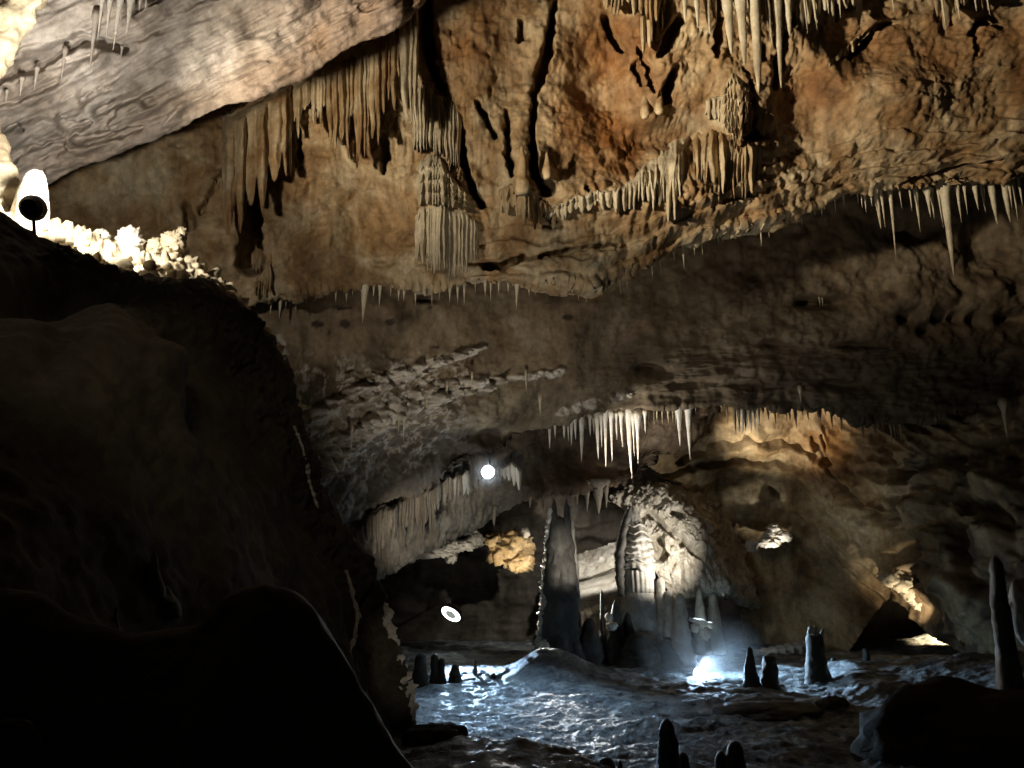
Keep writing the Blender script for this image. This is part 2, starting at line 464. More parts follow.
def dispC(V, px, py):
    s = lipD(px) - py
    d = 0.45 * fbm(V * 0.28, 4, seed=51) + 0.16 * fbm(V * 0.9, 4, seed=52) + 0.06 * fbm(V * 2.5, 4, seed=53)
    # rough crests running up to the right
    for pts, a in (([(300, 430, 14), (345, 400, 10), (400, 376, 8), (440, 362, 6), (486, 348, 3)], 0.7),
                   ([(310, 470, 16), (350, 440, 16), (400, 408, 14), (440, 392, 11), (497, 381, 6)], 0.9),
                   ([(500, 380, 3), (560, 371, 5)], 0.5), ([(560, 412, 4), (600, 402, 6), (630, 394, 4)], 0.6)):
        d += a * crack(px, py, pts) * (0.15 + 1.7 * np.clip(fbm(V * 1.9, 4, .6, seed=54) + .1, -0.3, 1))
    d += 0.16 * smooth(.16, .0, np.abs(fbm(V * 1.0, 4, .6, seed=59))) * smooth(345, 380, py) * smooth(500, 420, px + .5 * (py - 400)) * smooth(500, 455, py)
    lo = smooth(330, 380, py) * smooth(560, 420, px)
    d += lo * 0.35 * (billow(V * 1.5, 4, seed=55) - 0.4)
    # horizontal folds to the right
    fo = smooth(330, 360, py) * smooth(560, 680, px)
    d += fo * 0.3 * fbm(V * np.array([0.35, 0.6, 1.6]), 4, seed=56)
    # hollows
    for x, y, rx, ry, a in ((652, 372, 18, 7, 1.2), (812, 302, 14, 5, 1.2), (832, 303, 8, 5, 1.0), (905, 317, 9, 6, 1.0), (942, 317, 8, 8, 1.2), (958, 318, 6, 6, 1.0), (976, 319, 8, 7, 1.0),
                            (925, 330, 9, 6, 0.8), (1010, 318, 16, 6, 0.9), (855, 345, 18, 4, 0.6), (770, 345, 16, 5, 0.5), (840, 386, 20, 5, 0.8), (720, 310, 6, 10, 0.3), (920, 230, 26, 14, 1.2),
                            (990, 240, 26, 26, 1.4), (430, 456, 40, 14, .9), (500, 438, 46, 9, .7), (385, 462, 34, 16, .8), (410, 440, 26, 10, .8), (424, 299, 9, 3, 0.4), (680, 425 - 40, 20, 5, 0.5)):
        d -= a * blob(px, py, x, y, rx, ry)
    for x, y, r in ((935, 300, 20), (985, 300, 26), (880, 320, 24), (760, 295, 26), (900, 290, 22)):
        d += 0.5 * blob(px, py, x, y, r, r * 0.8)
    d += smooth(690, 780, px) * 0.25 * (billow(V * 0.8, 4, seed=57) - 0.4)
    return d


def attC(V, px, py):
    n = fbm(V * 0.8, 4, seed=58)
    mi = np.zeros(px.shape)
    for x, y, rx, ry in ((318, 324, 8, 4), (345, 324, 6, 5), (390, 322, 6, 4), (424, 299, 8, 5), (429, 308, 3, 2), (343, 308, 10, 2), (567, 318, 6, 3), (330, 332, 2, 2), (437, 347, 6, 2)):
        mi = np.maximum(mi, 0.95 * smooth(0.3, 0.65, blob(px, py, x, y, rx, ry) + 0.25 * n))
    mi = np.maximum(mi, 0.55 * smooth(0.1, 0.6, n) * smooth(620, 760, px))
    mi = np.maximum(mi, (.45 + .3 * n) * smooth(560, 680, px) * smooth(320, 365, py))  # shade low on the right of the vault, painted into the colour
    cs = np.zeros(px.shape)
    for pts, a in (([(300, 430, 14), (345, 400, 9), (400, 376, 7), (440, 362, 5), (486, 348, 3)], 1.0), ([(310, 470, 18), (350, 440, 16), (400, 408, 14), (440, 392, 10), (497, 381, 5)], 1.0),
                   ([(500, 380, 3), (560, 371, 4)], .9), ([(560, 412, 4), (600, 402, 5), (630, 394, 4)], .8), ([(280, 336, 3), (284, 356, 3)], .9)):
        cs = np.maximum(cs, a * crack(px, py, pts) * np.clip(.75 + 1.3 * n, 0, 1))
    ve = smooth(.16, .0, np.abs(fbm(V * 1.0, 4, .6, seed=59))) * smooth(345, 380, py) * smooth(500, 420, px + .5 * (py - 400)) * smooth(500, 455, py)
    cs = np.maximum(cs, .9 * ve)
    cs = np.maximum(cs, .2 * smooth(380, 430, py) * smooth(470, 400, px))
    return {'crust': np.clip(cs, 0, 1), 'mineral_shade': np.clip(np.maximum(mi, .92 * smooth(.1, .6, blob(px, py, 430, 460, 100, 34) + .4 * n)), 0, 1), 'stain': np.clip(0.35 * smooth(420, 330, py) * (0.7 + n), 0, 1)}  # broad dark blob paints the shade of the lower left hollow


def jagD(px, py):
    s = lipD(px) - py
    return 3.0 * np.exp(-(s / 8.0) ** 2) * (np.abs(perlin(np.stack([px / 6.0, px * 0 + 3.3, px * 0], -1))) * 2.0 - 0.6)


yl = fl([(150, 31), (300, 33), (420, 35), (520, 37), (1250, 37)])
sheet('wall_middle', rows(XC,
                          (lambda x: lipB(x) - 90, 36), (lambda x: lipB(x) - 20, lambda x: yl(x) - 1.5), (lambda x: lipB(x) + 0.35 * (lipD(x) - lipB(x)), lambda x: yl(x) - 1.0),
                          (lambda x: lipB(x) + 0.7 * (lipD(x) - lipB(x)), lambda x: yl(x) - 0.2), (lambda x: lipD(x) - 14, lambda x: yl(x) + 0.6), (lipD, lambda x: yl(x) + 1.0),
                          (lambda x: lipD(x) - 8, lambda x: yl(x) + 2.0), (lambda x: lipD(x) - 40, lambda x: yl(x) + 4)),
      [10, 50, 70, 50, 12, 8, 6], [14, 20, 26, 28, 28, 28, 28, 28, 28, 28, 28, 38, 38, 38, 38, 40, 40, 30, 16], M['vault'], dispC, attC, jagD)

# ------------------------------------------------------------------ lower left overhang and roof in front of the column chamber
XD = [250, 300, 340, 370, 400, 430, 460, 490, 520, 550, 590, 630, 662, 690, 720]
yd = fl([(250, 34.6), (400, 37), (480, 39.4), (560, 42), (720, 42)])


def dispD(V, px, py):
    d = 0.4 * fbm(V * 0.35, 4, seed=61) + 0.2 * fbm(V * 1.0, 4, seed=62) + 0.06 * fbm(V * 3, 4, seed=63)
    ft = fbm(V * np.array([2.6, 2.6, 0.25]), 3, seed=64)
    d += 0.30 * (1 - np.abs(ft) * 1.8) * smooth(500, 470, px)
    d -= 1.4 * blob(px, py, 575, 448, 30, 22) + 1.2 * blob(px, py, 655, 460, 26, 14) + 0.7 * blob(px, py, 610, 470, 60, 12)
    d += 0.25 * blob(px, py, 600, 488, 90, 10)
    return d


sheet('ceiling_lower', rows(XD,
                            (lambda x: lipD(x) - 45, lambda x: yd(x) + 1.0), (lambda x: lipD(x) + 6, lambda x: yd(x) - 0.1),
                            (lambda x: lipD(x) + 0.5 * (lipE(x) - lipD(x)), lambda x: yd(x) + 0.4), (lambda x: lipE(x) - 10, lambda x: yd(x) + 0.6), (lipE, lambda x: yd(x) + 1.0),
                            (lambda x: lipE(x) - 8, lambda x: yd(x) + 2.2), (lambda x: lipE(x) - 50, lambda x: yd(x) + 5)),
      [20, 40, 40, 12, 8, 6], [14, 20, 22, 24, 24, 24, 24, 24, 24, 28, 34, 34, 28, 24], M['lower'], dispD,
      lambda V, px, py: {'stain': np.clip(.7 * smooth(500, 560, px) * (0.9 + 0.4 * fbm(V * .5, 3)), 0, 1), 'mineral_shade': 0.3 * smooth(500, 540, px) + 0.35 * smooth(500, 560, px) * smooth(0, 0.5, 0.25 + fbm(V * 0.7, 3, seed=66))},  # dimness of the roof and its hollows put into the colour
      lambda px, py: 2.5 * np.exp(-((lipE(px) - py) / 8.0) ** 2) * (np.abs(perlin(np.stack([px / 6.0, px * 0 + 7.3, px * 0], -1))) * 2.0 - 0.6))

# ------------------------------------------------------------------ alcove and right-hand back wall (one surface, a frame of control points)
ER = [
    [(640, 372, 42.5), (700, 368, 43), (770, 370, 43.5), (830, 372, 43.5), (890, 385, 42), (960, 375, 40), (1060, 360, 37), (1200, 350, 34)],
    [(640, 425, 44), (700, 420, 45.0), (770, 424, 45.5), (830, 425, 45), (890, 430, 42), (960, 425, 39.5), (1060, 420, 36), (1200, 420, 33)],
    [(640, 458, 45.5), (700, 448, 47), (770, 450, 47), (830, 460, 46), (890, 470, 42.5), (960, 470, 39), (1060, 470, 35), (1200, 470, 32)],
    [(660, 474, 46.5), (715, 470, 48), (780, 480, 48), (840, 500, 46.5), (890, 520, 43), (950, 525, 38.5), (1060, 525, 34), (1200, 530, 31)],
    [(700, 500, 48), (735, 510, 49), (790, 530, 49), (850, 545, 47), (896, 560, 44), (950, 585, 38), (1060, 585, 33), (1200, 590, 30)],
    [(730, 550, 49), (755, 560, 50), (800, 575, 49.5), (852, 590, 47.5), (896, 586, 45.5), (964, 625, 39), (1060, 640, 32), (1200, 660, 29)],
    [(745, 655, 50), (770, 655, 49.5), (810, 656, 48.5), (844, 657, 47.5), (893, 597, 46), (970, 656, 39.5), (1060, 700, 31), (1200, 730, 28)],
]
ER = np.array(ER, float)


def dispE(V, px, py):
    d = 0.5 * fbm(V * 0.3, 4, seed=71) + 0.3 * fbm(V * 0.9, 4, seed=72) + 0.08 * fbm(V * 2.8, 4, seed=73)
    # slanting folds falling to the right
    q = np.stack([V[..., 0] * 0.9 + V[..., 2] * 0.75, V[..., 1] * 0.3, (V[..., 2] - V[..., 0]) * 0.12], -1)
    d += 0.5 * (1 - 2 * np.abs(fbm(q, 3, seed=74))) * smooth(780, 850, px) * smooth(1000, 930, px)
    for pts, a in (([(680, 462, 4), (720, 446, 4), (750, 440, 3), (790, 446, 3), (830, 462, 4)], 1.0), ([(660, 480, 3), (700, 466, 4), (740, 462, 3), (800, 470, 3)], 0.9),
                   ([(812, 438, 2), (826, 462, 3)], 0.7), ([(822, 432, 2), (832, 456, 2)], 0.7), ([(880, 432, 4), (892, 470, 5), (900, 478, 6)], 1.0), ([(830, 470, 3), (860, 500, 4), (890, 530, 4)], 0.8),
                   ([(895, 474, 6), (925, 474, 6), (965, 460, 4)], 1.3), ([(900, 492, 5), (935, 488, 5)], 0.9), ([(895, 500, 6), (900, 540, 8), (915, 580, 6)], 1.2),
                   ([(965, 505, 9), (990, 506, 8), (1010, 525, 6)], 1.4), ([(960, 530, 10), (960, 570, 12), (985, 590, 12)], 1.2), ([(770, 490, 2), (776, 496, 3)], 0.8)):
        d -= a * crack(px, py, pts)
    d += 0.7 * blob(px, py, 940, 480, 26, 7, -15) + 0.9 * blob(px, py, 995, 490, 26, 9, 25) + 0.8 * blob(px, py, 990, 535, 18, 12) + 0.5 * blob(px, py, 925, 505, 12, 10)
    d += smooth(960, 985, px) * 0.3 * (billow(V * 1.2, 4, seed=75) - 0.3)
    for x, y, rx, ry in ((697, 432, 12, 7), (760, 434, 10, 6), (705, 450, 12, 7), (767, 450, 14, 6), (735, 446, 12, 6)):
        d += 0.5 * blob(px, py, x, y, rx, ry)
    d -= 1.2 * blob(px, py, 712, 500, 26, 14, -15) + 0.8 * blob(px, py, 730, 540, 22, 20)
    return d


def attE(V, px, py):
    n = fbm(V * 0.7, 4, seed=76)
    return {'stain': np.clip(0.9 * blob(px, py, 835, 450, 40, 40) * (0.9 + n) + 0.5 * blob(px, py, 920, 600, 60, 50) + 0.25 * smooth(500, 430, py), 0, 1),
            'mineral_shade': np.clip(0.6 * smooth(880, 930, px) * (0.7 + n) + 0.45 * smooth(0.1, 0.5, n), 0, 0.85)}  # darkness of the unlit right wall painted in, plus random mineral patches


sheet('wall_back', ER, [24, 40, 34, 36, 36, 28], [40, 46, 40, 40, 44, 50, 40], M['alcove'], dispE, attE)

# passage mouth on the right: its far rock face and floor wedge
sheet('wall_passage', [[(836, 592, 52), (880, 585, 52), (925, 585, 53), (990, 590, 53)], [(836, 625, 53), (880, 622, 53.5), (925, 622, 54), (990, 625, 54)], [(836, 668, 53), (880, 668, 53.5), (925, 668, 54), (990, 668, 54)]],
      [30, 30], [20, 20, 20], M['deep'], lambda V, px, py: 0.5 * fbm(V * 0.5, 4, seed=81) + 0.1 * fbm(V * 2, 3, seed=82))

# ------------------------------------------------------------------ deep dark chamber behind the columns
XF = [300, 380, 440, 500, 550, 600, 650, 700, 760, 820]


def dispF(V, px, py):
    d = 0.7 * fbm(V * 0.25, 4, seed=91) + 0.3 * fbm(V * 0.7, 4, seed=92) + 0.06 * fbm(V * 2.2, 4, seed=93)
    d += 0.35 * fbm(V * np.array([0.3, 0.5, 1.3]), 3, seed=94)
    d -= 1.2 * blob(px, py, 588, 545, 12, 8) + 1.0 * blob(px, py, 600, 500, 30, 8)
    return d


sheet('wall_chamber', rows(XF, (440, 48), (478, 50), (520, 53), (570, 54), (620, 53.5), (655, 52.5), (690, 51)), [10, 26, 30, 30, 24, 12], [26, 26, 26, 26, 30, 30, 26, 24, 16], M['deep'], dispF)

# rough pale slope rising behind the banded column to the right
SR = [[(606, 500, 46.0), (622, 488, 46.0), (660, 484, 46.5), (706, 488, 50.0)], [(622, 508, 45.5), (645, 500, 45.2), (680, 500, 45.6), (724, 508, 50.2)],
      [(640, 530, 45.0), (668, 524, 44.6), (700, 526, 45.0), (742, 540, 50.6)], [(648, 560, 44.6), (682, 556, 44.0), (718, 560, 44.5), (758, 578, 51)],
      [(668, 592, 44.4), (700, 590, 43.8), (728, 590, 44.4), (762, 604, 51)], [(672, 604, 46), (702, 600, 46), (730, 600, 46.4), (764, 612, 52)], [(680, 598, 48), (705, 594, 48), (730, 594, 48), (764, 608, 53)]]


def dispS(V, px, py):
    d = 0.35 * fbm(V * 0.6, 4, seed=101) + 0.42 * (billow(V * np.array([1.6, 1.6, 0.8]), 4, seed=102) - 0.4) + 0.06 * billow(V * 5, 3, seed=103)
    for pts, a in (([(648, 512, 3), (672, 532, 4), (690, 545, 5)], 0.9), ([(690, 542, 3), (692, 552, 4)], 0.8), ([(698, 548, 5), (700, 556, 5)], 0.8), ([(675, 512, 4), (682, 516, 4)], 0.5), ([(656, 540, 6), (660, 556, 7)], 0.9)):
        d -= a * crack(px, py, pts)
    return d


sheet('wall_slope', SR, [30, 40, 44, 40, 14, 6], [44, 50, 50], M['coral'], dispS)

# smooth pale ledge between the two columns
sheet('wall_ledge', [[(562, 560, 51), (590, 552, 51), (620, 542, 51), (650, 538, 51)], [(562, 573, 49.6), (590, 567, 49.4), (620, 556, 49.2), (650, 550, 49)], [(562, 582, 49.2), (590, 576, 49), (620, 566, 48.8), (650, 560, 48.6)],
                     [(562, 586, 49.8), (590, 579, 49.4), (620, 570, 49.2), (650, 566, 49)], [(562, 592, 47.5), (590, 588, 47), (620, 583, 46.5), (650, 580, 46.2)], [(562, 606, 45), (590, 604, 44.6), (620, 602, 44.2), (650, 600, 44)],
                     [(562, 640, 43.6), (590, 640, 43.4), (620, 640, 43.2), (650, 640, 43)]],
      [12, 14, 8, 16, 16, 14], [26, 28, 28], M['column'],
      lambda V, px, py: 0.10 * fbm(V * 0.7, 3, seed=111) + (0.22 * billow(V * 2.2, 3, seed=112)) * smooth(575, 568, py + 0.35 * (px - 590)))

# ------------------------------------------------------------------ floor
nu, nvf = 430, 330
PX = np.linspace(280, 1240, nu)
YY = np.concatenate([np.linspace(11, 18, 40, endpoint=False), np.geomspace(18, 58, nvf - 40)])
gx, gy = np.meshgrid(PX, YY)
X = (gx - 512) / F * gy * 1.06


def floor_h(x, y):
    p = np.stack([x, y, 0 * x], -1)
    h = 0.16 * fbm(p * 0.22, 3, seed=121) + 0.17 * fbm(p * np.array([0.55, 0.9, 1]), 4, seed=122) + 0.10 * fbm(p * np.array([1.3, 2.4, 1]), 4, seed=123) + 0.07 * (billow(p * np.array([1.6, 2.6, 1]), 4, .6, seed=124) - .4) + 0.05 * fbm(p * np.array([3.5, 6, 1]), 3, seed=125)
    q = P(545, 690, 33.5)
    c = P(552, 676, 37.0)
    h = h + 1.15 * np.exp(-(((x - c[0]) / 2.2) ** 2 + ((y - c[1]) / 1.6) ** 2))
    # swells and ridges shaped to put shade on the floor right of the lamp
    for (px, py, Y, rx, ry, a) in ((775, 712, 28.8, 2.3, 0.8, 0.22), (735, 705, 29.5, 1.6, 0.7, 0.1), (650, 730, 26, 2.5, 0.7, 0.2), (830, 708, 29, 1.0, 0.8, 0.2), (846, 668, 36, 0.8, 2.6, 0.6), (862, 690, 32.5, 1.0, 2.4, 0.5)):
        c = P(px, py, Y)
        h = h + a * np.exp(-(((x - c[0]) / rx) ** 2 + ((y - c[1]) / ry) ** 2))
    c = P(938, 647, 51.0)
    h = h + 0.5 * np.exp(-(((x - c[0]) / 1.8) ** 2 + ((y - c[1]) / 1.4) ** 2))
    # bank in the near left, and the ground rising on the right
    h = h + 0.9 * smooth(22.5, 19.5, y + 0.35 * x) * smooth(3.5, 1.0, x) + 1.1 * smooth(11, 17, x - 0.05 * y) * smooth(45, 34, y)
    return h


Z = floor_h(X, gy)
VF = np.stack([X, gy, Z], -1)
fo = structure(link_mesh('floor', VF, grid_faces(len(YY), nu), M['floor']))
BV['floor'] = BVHTree.FromPolygons([tuple(p) for p in VF.reshape(-1, 3)], [tuple(q) for q in grid_faces(len(YY), nu).tolist()])

# ------------------------------------------------------------------ dark mound filling the left
SIL = [(-260, 165), (-120, 185), (0, 210), (40, 231), (80, 253), (120, 273), (165, 285), (205, 282), (240, 302), (262, 324), (276, 352), (291, 390), (302, 432), (324, 480), (345, 522), (364, 566), (384, 612), (399, 662), (412, 715), (420, 770), (430, 860)]
YS = fl([(-260, 11.5), (0, 13.5), (165, 15.5), (262, 17.5), (300, 18.5), (345, 19.5), (412, 21), (430, 21)])
n = len(SIL)
m0, m1, m2, m3, m4, m5, m6 = [], [], [], [], [], [], []
for i, (x, y) in enumerate(SIL):
    t = i / (n - 1)
    ax, ay = -420 + 560 * t ** 1.3, 430 + 620 * t        # near end of the fan
    s = YS(x)

    def mix(k, Y):
        return (ax + (x - ax) * k, ay + (y - ay) * k, Y)
    m0.append(mix(0.0, 5.0)); m1.append(mix(0.45, 6.6 + 2.2 * t)); m2.append(mix(0.78, 0.5 * (6.6 + 2.2 * t) + 0.5 * s))
    m3.append(mix(0.93, s - 1.0)); m4.append((x, y, s)); m5.append(mix(0.975, s + 1.0)); m6.append(mix(0.80, s + 3.0))


def dispM(V, px, py):
    d = 0.30 * fbm(V * 0.45, 4, seed=131) + 0.10 * fbm(V * 1.6, 4, seed=132) + 0.02 * fbm(V * 5, 3, seed=133)
    # smooth domed swellings on the flowstone
    d += 0.35 * blob(px, py, 98, 335, 36, 30) + 0.45 * blob(px, py, 125, 375, 60, 45) + 0.4 * blob(px, py, 10, 355, 46, 30) + 0.2 * blob(px, py, 155, 372, 22, 16)
    d -= 0.7 * blob(px, py, 60, 300, 60, 18) + 0.6 * blob(px, py, 185, 360, 14, 30, -30) + 0.4 * blob(px, py, 205, 430, 14, 40, -35)
    # lumpy broken band under the crest and down the right flank
    fl_ = np.clip(crack(px, py, [(60, 262, 22), (165, 310, 26), (240, 330, 30), (275, 400, 26), (310, 500, 22), (360, 600, 24), (400, 700, 22)]), 0, 1)
    d += fl_ * (0.22 * (billow(V * 2.0, 4, seed=134) - 0.35) + 0.10 * (billow(V * 5.5, 3, seed=135) - 0.3))
    d += 0.22 * fbm(V * np.array([2.5, 2.5, 0.3]), 3, seed=136) * blob(px, py, 345, 560, 30, 120, -12)
    return d


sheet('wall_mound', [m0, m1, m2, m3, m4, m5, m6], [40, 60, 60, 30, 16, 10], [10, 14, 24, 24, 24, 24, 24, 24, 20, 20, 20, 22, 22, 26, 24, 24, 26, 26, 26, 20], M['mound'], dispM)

# lit ledge of rubble behind the crest
XL = [-240, -120, -40, 20, 60, 100, 140, 180, 215, 245, 270, 300]
crest = fl([(-240, 160), (-120, 180), (0, 205), (40, 224), (60, 232), (100, 246), (150, 258), (185, 256), (215, 284), (245, 306), (270, 340), (300, 400)])
sheet('wall_crest', rows(XL, (lambda x: crest(x) + 60, lambda x: YS(x) + 1.3), (lambda x: crest(x) + 22, lambda x: YS(x) + 2.0), (crest, lambda x: YS(x) + 3.6), (lambda x: crest(x) + 12, lambda x: YS(x) + 4.6), (lambda x: crest(x) + 80, lambda x: YS(x) + 6.5)),
      [30, 36, 14, 10], [10, 16, 30, 26, 26, 26, 26, 24, 20, 18, 14], M['pale'],
      lambda V, px, py: 0.25 * fbm(V * 0.7, 4, seed=141) + 0.42 * (billow(V * 2.6, 3, seed=142) - 0.4) + 0.05 * billow(V * 8, 2, seed=143))


FS = [(-160, 560), (-60, 580), (0, 584), (40, 592), (70, 612), (105, 626), (135, 632), (165, 624), (200, 618), (222, 596), (262, 586), (300, 600), (334, 640), (362, 684), (388, 728), (430, 790)]
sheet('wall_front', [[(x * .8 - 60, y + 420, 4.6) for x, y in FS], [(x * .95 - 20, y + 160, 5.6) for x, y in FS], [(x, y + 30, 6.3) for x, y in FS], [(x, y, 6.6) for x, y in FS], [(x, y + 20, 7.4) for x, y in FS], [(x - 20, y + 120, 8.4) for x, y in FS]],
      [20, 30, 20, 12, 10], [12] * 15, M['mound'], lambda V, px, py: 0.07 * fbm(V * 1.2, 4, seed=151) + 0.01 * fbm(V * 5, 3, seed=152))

# ================================================================== things
def lathe(name, base, prof, mat, nseg=24, rad=None, bend=None, parent=None, sq=1.0, sub=1, wavy=0.0):
    """closed turned shape: prof = [(z, r)] metres above base, bottom to top; rad(theta, z, P) multiplies the radius"""
    zs = np.array([p[0] for p in prof], float); rs = np.array([p[1] for p in prof], float)
    if sub > 1:
        t = np.linspace(0, len(zs) - 1, (len(zs) - 1) * sub + 1)
        zs, rs = np.interp(t, range(len(zs)), zs), np.interp(t, range(len(rs)), rs)
    th = np.linspace(0, 2 * np.pi, nseg, endpoint=False)
    T, Zz = np.meshgrid(th, zs); R = np.repeat(rs[:, None], nseg, 1)
    b = np.asarray(base, float)
    if rad is not None:
        p = np.stack([b[0] + R * np.cos(T), b[1] + R * np.sin(T), b[2] + Zz], -1)
        R = R * rad(T, Zz, p)
    x, y = R * np.cos(T), R * np.sin(T) * sq
    if bend is not None:
        bx, by = bend(Zz); x = x + bx; y = y + by
    Zw = Zz + wavy * perlin(np.stack([np.cos(T) * 1.4 + b[0], np.sin(T) * 1.4, Zz * .6], -1)) if wavy else Zz
    V = np.stack([b[0] + x, b[1] + y, b[2] + Zw], -1).reshape(-1, 3)
    nz = len(zs)
    f = grid_faces(nz, nseg, True)
    lo = V[:nseg].mean(0); hi = V[-nseg:].mean(0)
    V = np.vstack([V, lo, hi]); k = len(V)
    j = np.arange(nseg); j2 = (j + 1) % nseg
    f = np.vstack([f, np.stack([j2, j, np.full(nseg, k - 2), np.full(nseg, k - 2)], -1),
                   np.stack([(nz - 1) * nseg + j, (nz - 1) * nseg + j2, np.full(nseg, k - 1), np.full(nseg, k - 1)], -1)])
    me_f = f.tolist()
    me = bpy.data.meshes.new(name)
    me.from_pydata([tuple(v - b) for v in V], [], [tuple(dict.fromkeys(q)) for q in me_f])
    me.polygons.foreach_set('use_smooth', [True] * len(me.polygons))
    me.materials.append(mat)
    o = bpy.data.objects.new(name, me); C.objects.link(o)
    if parent is not None:
        o.parent = parent; o.location = b - np.asarray(parent.location)
    else:
        o.location = b
    return o


def tube(name, pts, radii, mat, seg=8, parent=None, knob=0.0, kscale=3.0, caps=True, n=None, seed=0):
    pts = np.asarray(pts, float); radii = np.asarray(radii, float)
    n = n or 6 * len(pts)
    t = np.linspace(0, len(pts) - 1, n)
    c = np.stack([np.interp(t, range(len(pts)), pts[:, i]) for i in range(3)], -1)
    r = np.interp(t, range(len(radii)), radii)
    T = np.gradient(c, axis=0); T /= np.linalg.norm(T, axis=1)[:, None] + 1e-9
    up = np.array([0.03, 1.0, 0.05]); A = np.cross(T, up); A /= np.linalg.norm(A, axis=1)[:, None]; B = np.cross(T, A)
    a = np.linspace(0, 2 * np.pi, seg, endpoint=False)
    V = c[:, None] + r[:, None, None] * (np.cos(a)[None, :, None] * A[:, None] + np.sin(a)[None, :, None] * B[:, None])
    if knob:
        d = V - c[:, None]
        V = c[:, None] + d * (1 + knob * (billow(V * kscale, 3, seed=seed) * 2.0 - 0.7))[..., None]
    V = V.reshape(-1, 3); b = pts[0]
    f = [tuple(q) for q in grid_faces(n, seg, True).tolist()] + [tuple(range(seg))[::-1], tuple((n - 1) * seg + i for i in range(seg))]
    me = bpy.data.meshes.new(name); me.from_pydata([tuple(v - b) for v in V], [], f)
    me.polygons.foreach_set('use_smooth', [True] * len(me.polygons)); me.materials.append(mat)
    o = bpy.data.objects.new(name, me); C.objects.link(o)
    if parent is not None: o.parent = parent; o.location = b - np.asarray(parent.location)
    else: o.location = b
    return o


def boulder(name, c, r, mat, seed=0, amp=0.25, freq=1.0, lump=0.0, lf=3.0, nu=36, nv=22, parent=None, flat=0.0):
    """rounded rock: a closed ball of quads with noise; r = (rx, ry, rz)"""
    c = np.asarray(c, float); r = np.asarray(r, float)
    th = np.linspace(0, 2 * np.pi, nu, endpoint=False); ph = np.linspace(0.02, np.pi - 0.02, nv)
    T, Ph = np.meshgrid(th, ph)
    D = np.stack([np.sin(Ph) * np.cos(T), np.sin(Ph) * np.sin(T), np.cos(Ph)], -1)
    k = 1 + amp * fbm(D * freq * 1.3 + seed * 3.7, 4, seed=seed)
    if lump: k = k + lump * (billow(D * lf + seed * 2.1, 3, seed=seed + 1) - 0.4)
    V = (D * k[..., None] * r).reshape(-1, 3)
    top, bot = V[:nu].mean(0), V[-nu:].mean(0)
    f = [tuple(q) for q in grid_faces(nv, nu, True)[:, ::-1].tolist()]
    m = len(V); V = np.vstack([V, top, bot])
    for j in range(nu):
        f.append((j, (j + 1) % nu, m)); f.append(((nv - 1) * nu + (j + 1) % nu, (nv - 1) * nu + j, m + 1))
    me = bpy.data.meshes.new(name); me.from_pydata([tuple(v) for v in V], [], f)
    me.polygons.foreach_set('use_smooth', [True] * len(me.polygons)); me.materials.append(mat)
    o = bpy.data.objects.new(name, me); C.objects.link(o)
    if parent is not None: o.parent = parent; o.location = c - np.asarray(parent.location)
    else: o.location = c
    return o


SX = 1.0


def stalactite(px, yt, yb, w, Y, mat, label=None, group=None, p=0.85, seg=10, name='hanging_stalactite', rough=0.12, parent=None, up=0.15, cat='stalactite'):
    top = P(px, yt, Y); tip = P(px, yb, Y)
    L = top[2] - tip[2]; R = w * 0.5 * Y / F
    s = rnd.random() * 50
    lean = (rnd.random() - 0.5) * 0.05 * L
    ts = np.array([-up, 0, .04, .1, .18, .27, .37, .47, .57, .67, .77, .86, .93, .975, 1.0])
    rs = R * np.maximum(np.clip(1 - np.maximum(ts, 0), 0, 1) ** p, 0.03)
    rs = rs * (1 + 0.55 * np.exp(-np.maximum(ts, 0) / 0.07)) * (1 + rough * np.sin(ts * 19 + s) * 0.6)
    prof = [(-t * L, max(r, 0.006)) for t, r in zip(ts, rs)][::-1]
    o = lathe(name, top, prof, mat, seg,
              lambda T, z, q: 1 + rough * 1.6 * perlin(np.stack([np.cos(T) * 1.6 + s, np.sin(T) * 1.6, z * 0.8 / max(L, .3) * 2 + s], -1)),
              lambda z: (lean * (np.clip(-z / L, 0, 1) ** 2), 0 * z), parent=parent)
    if label: tag(o, label, cat, group)
    return o


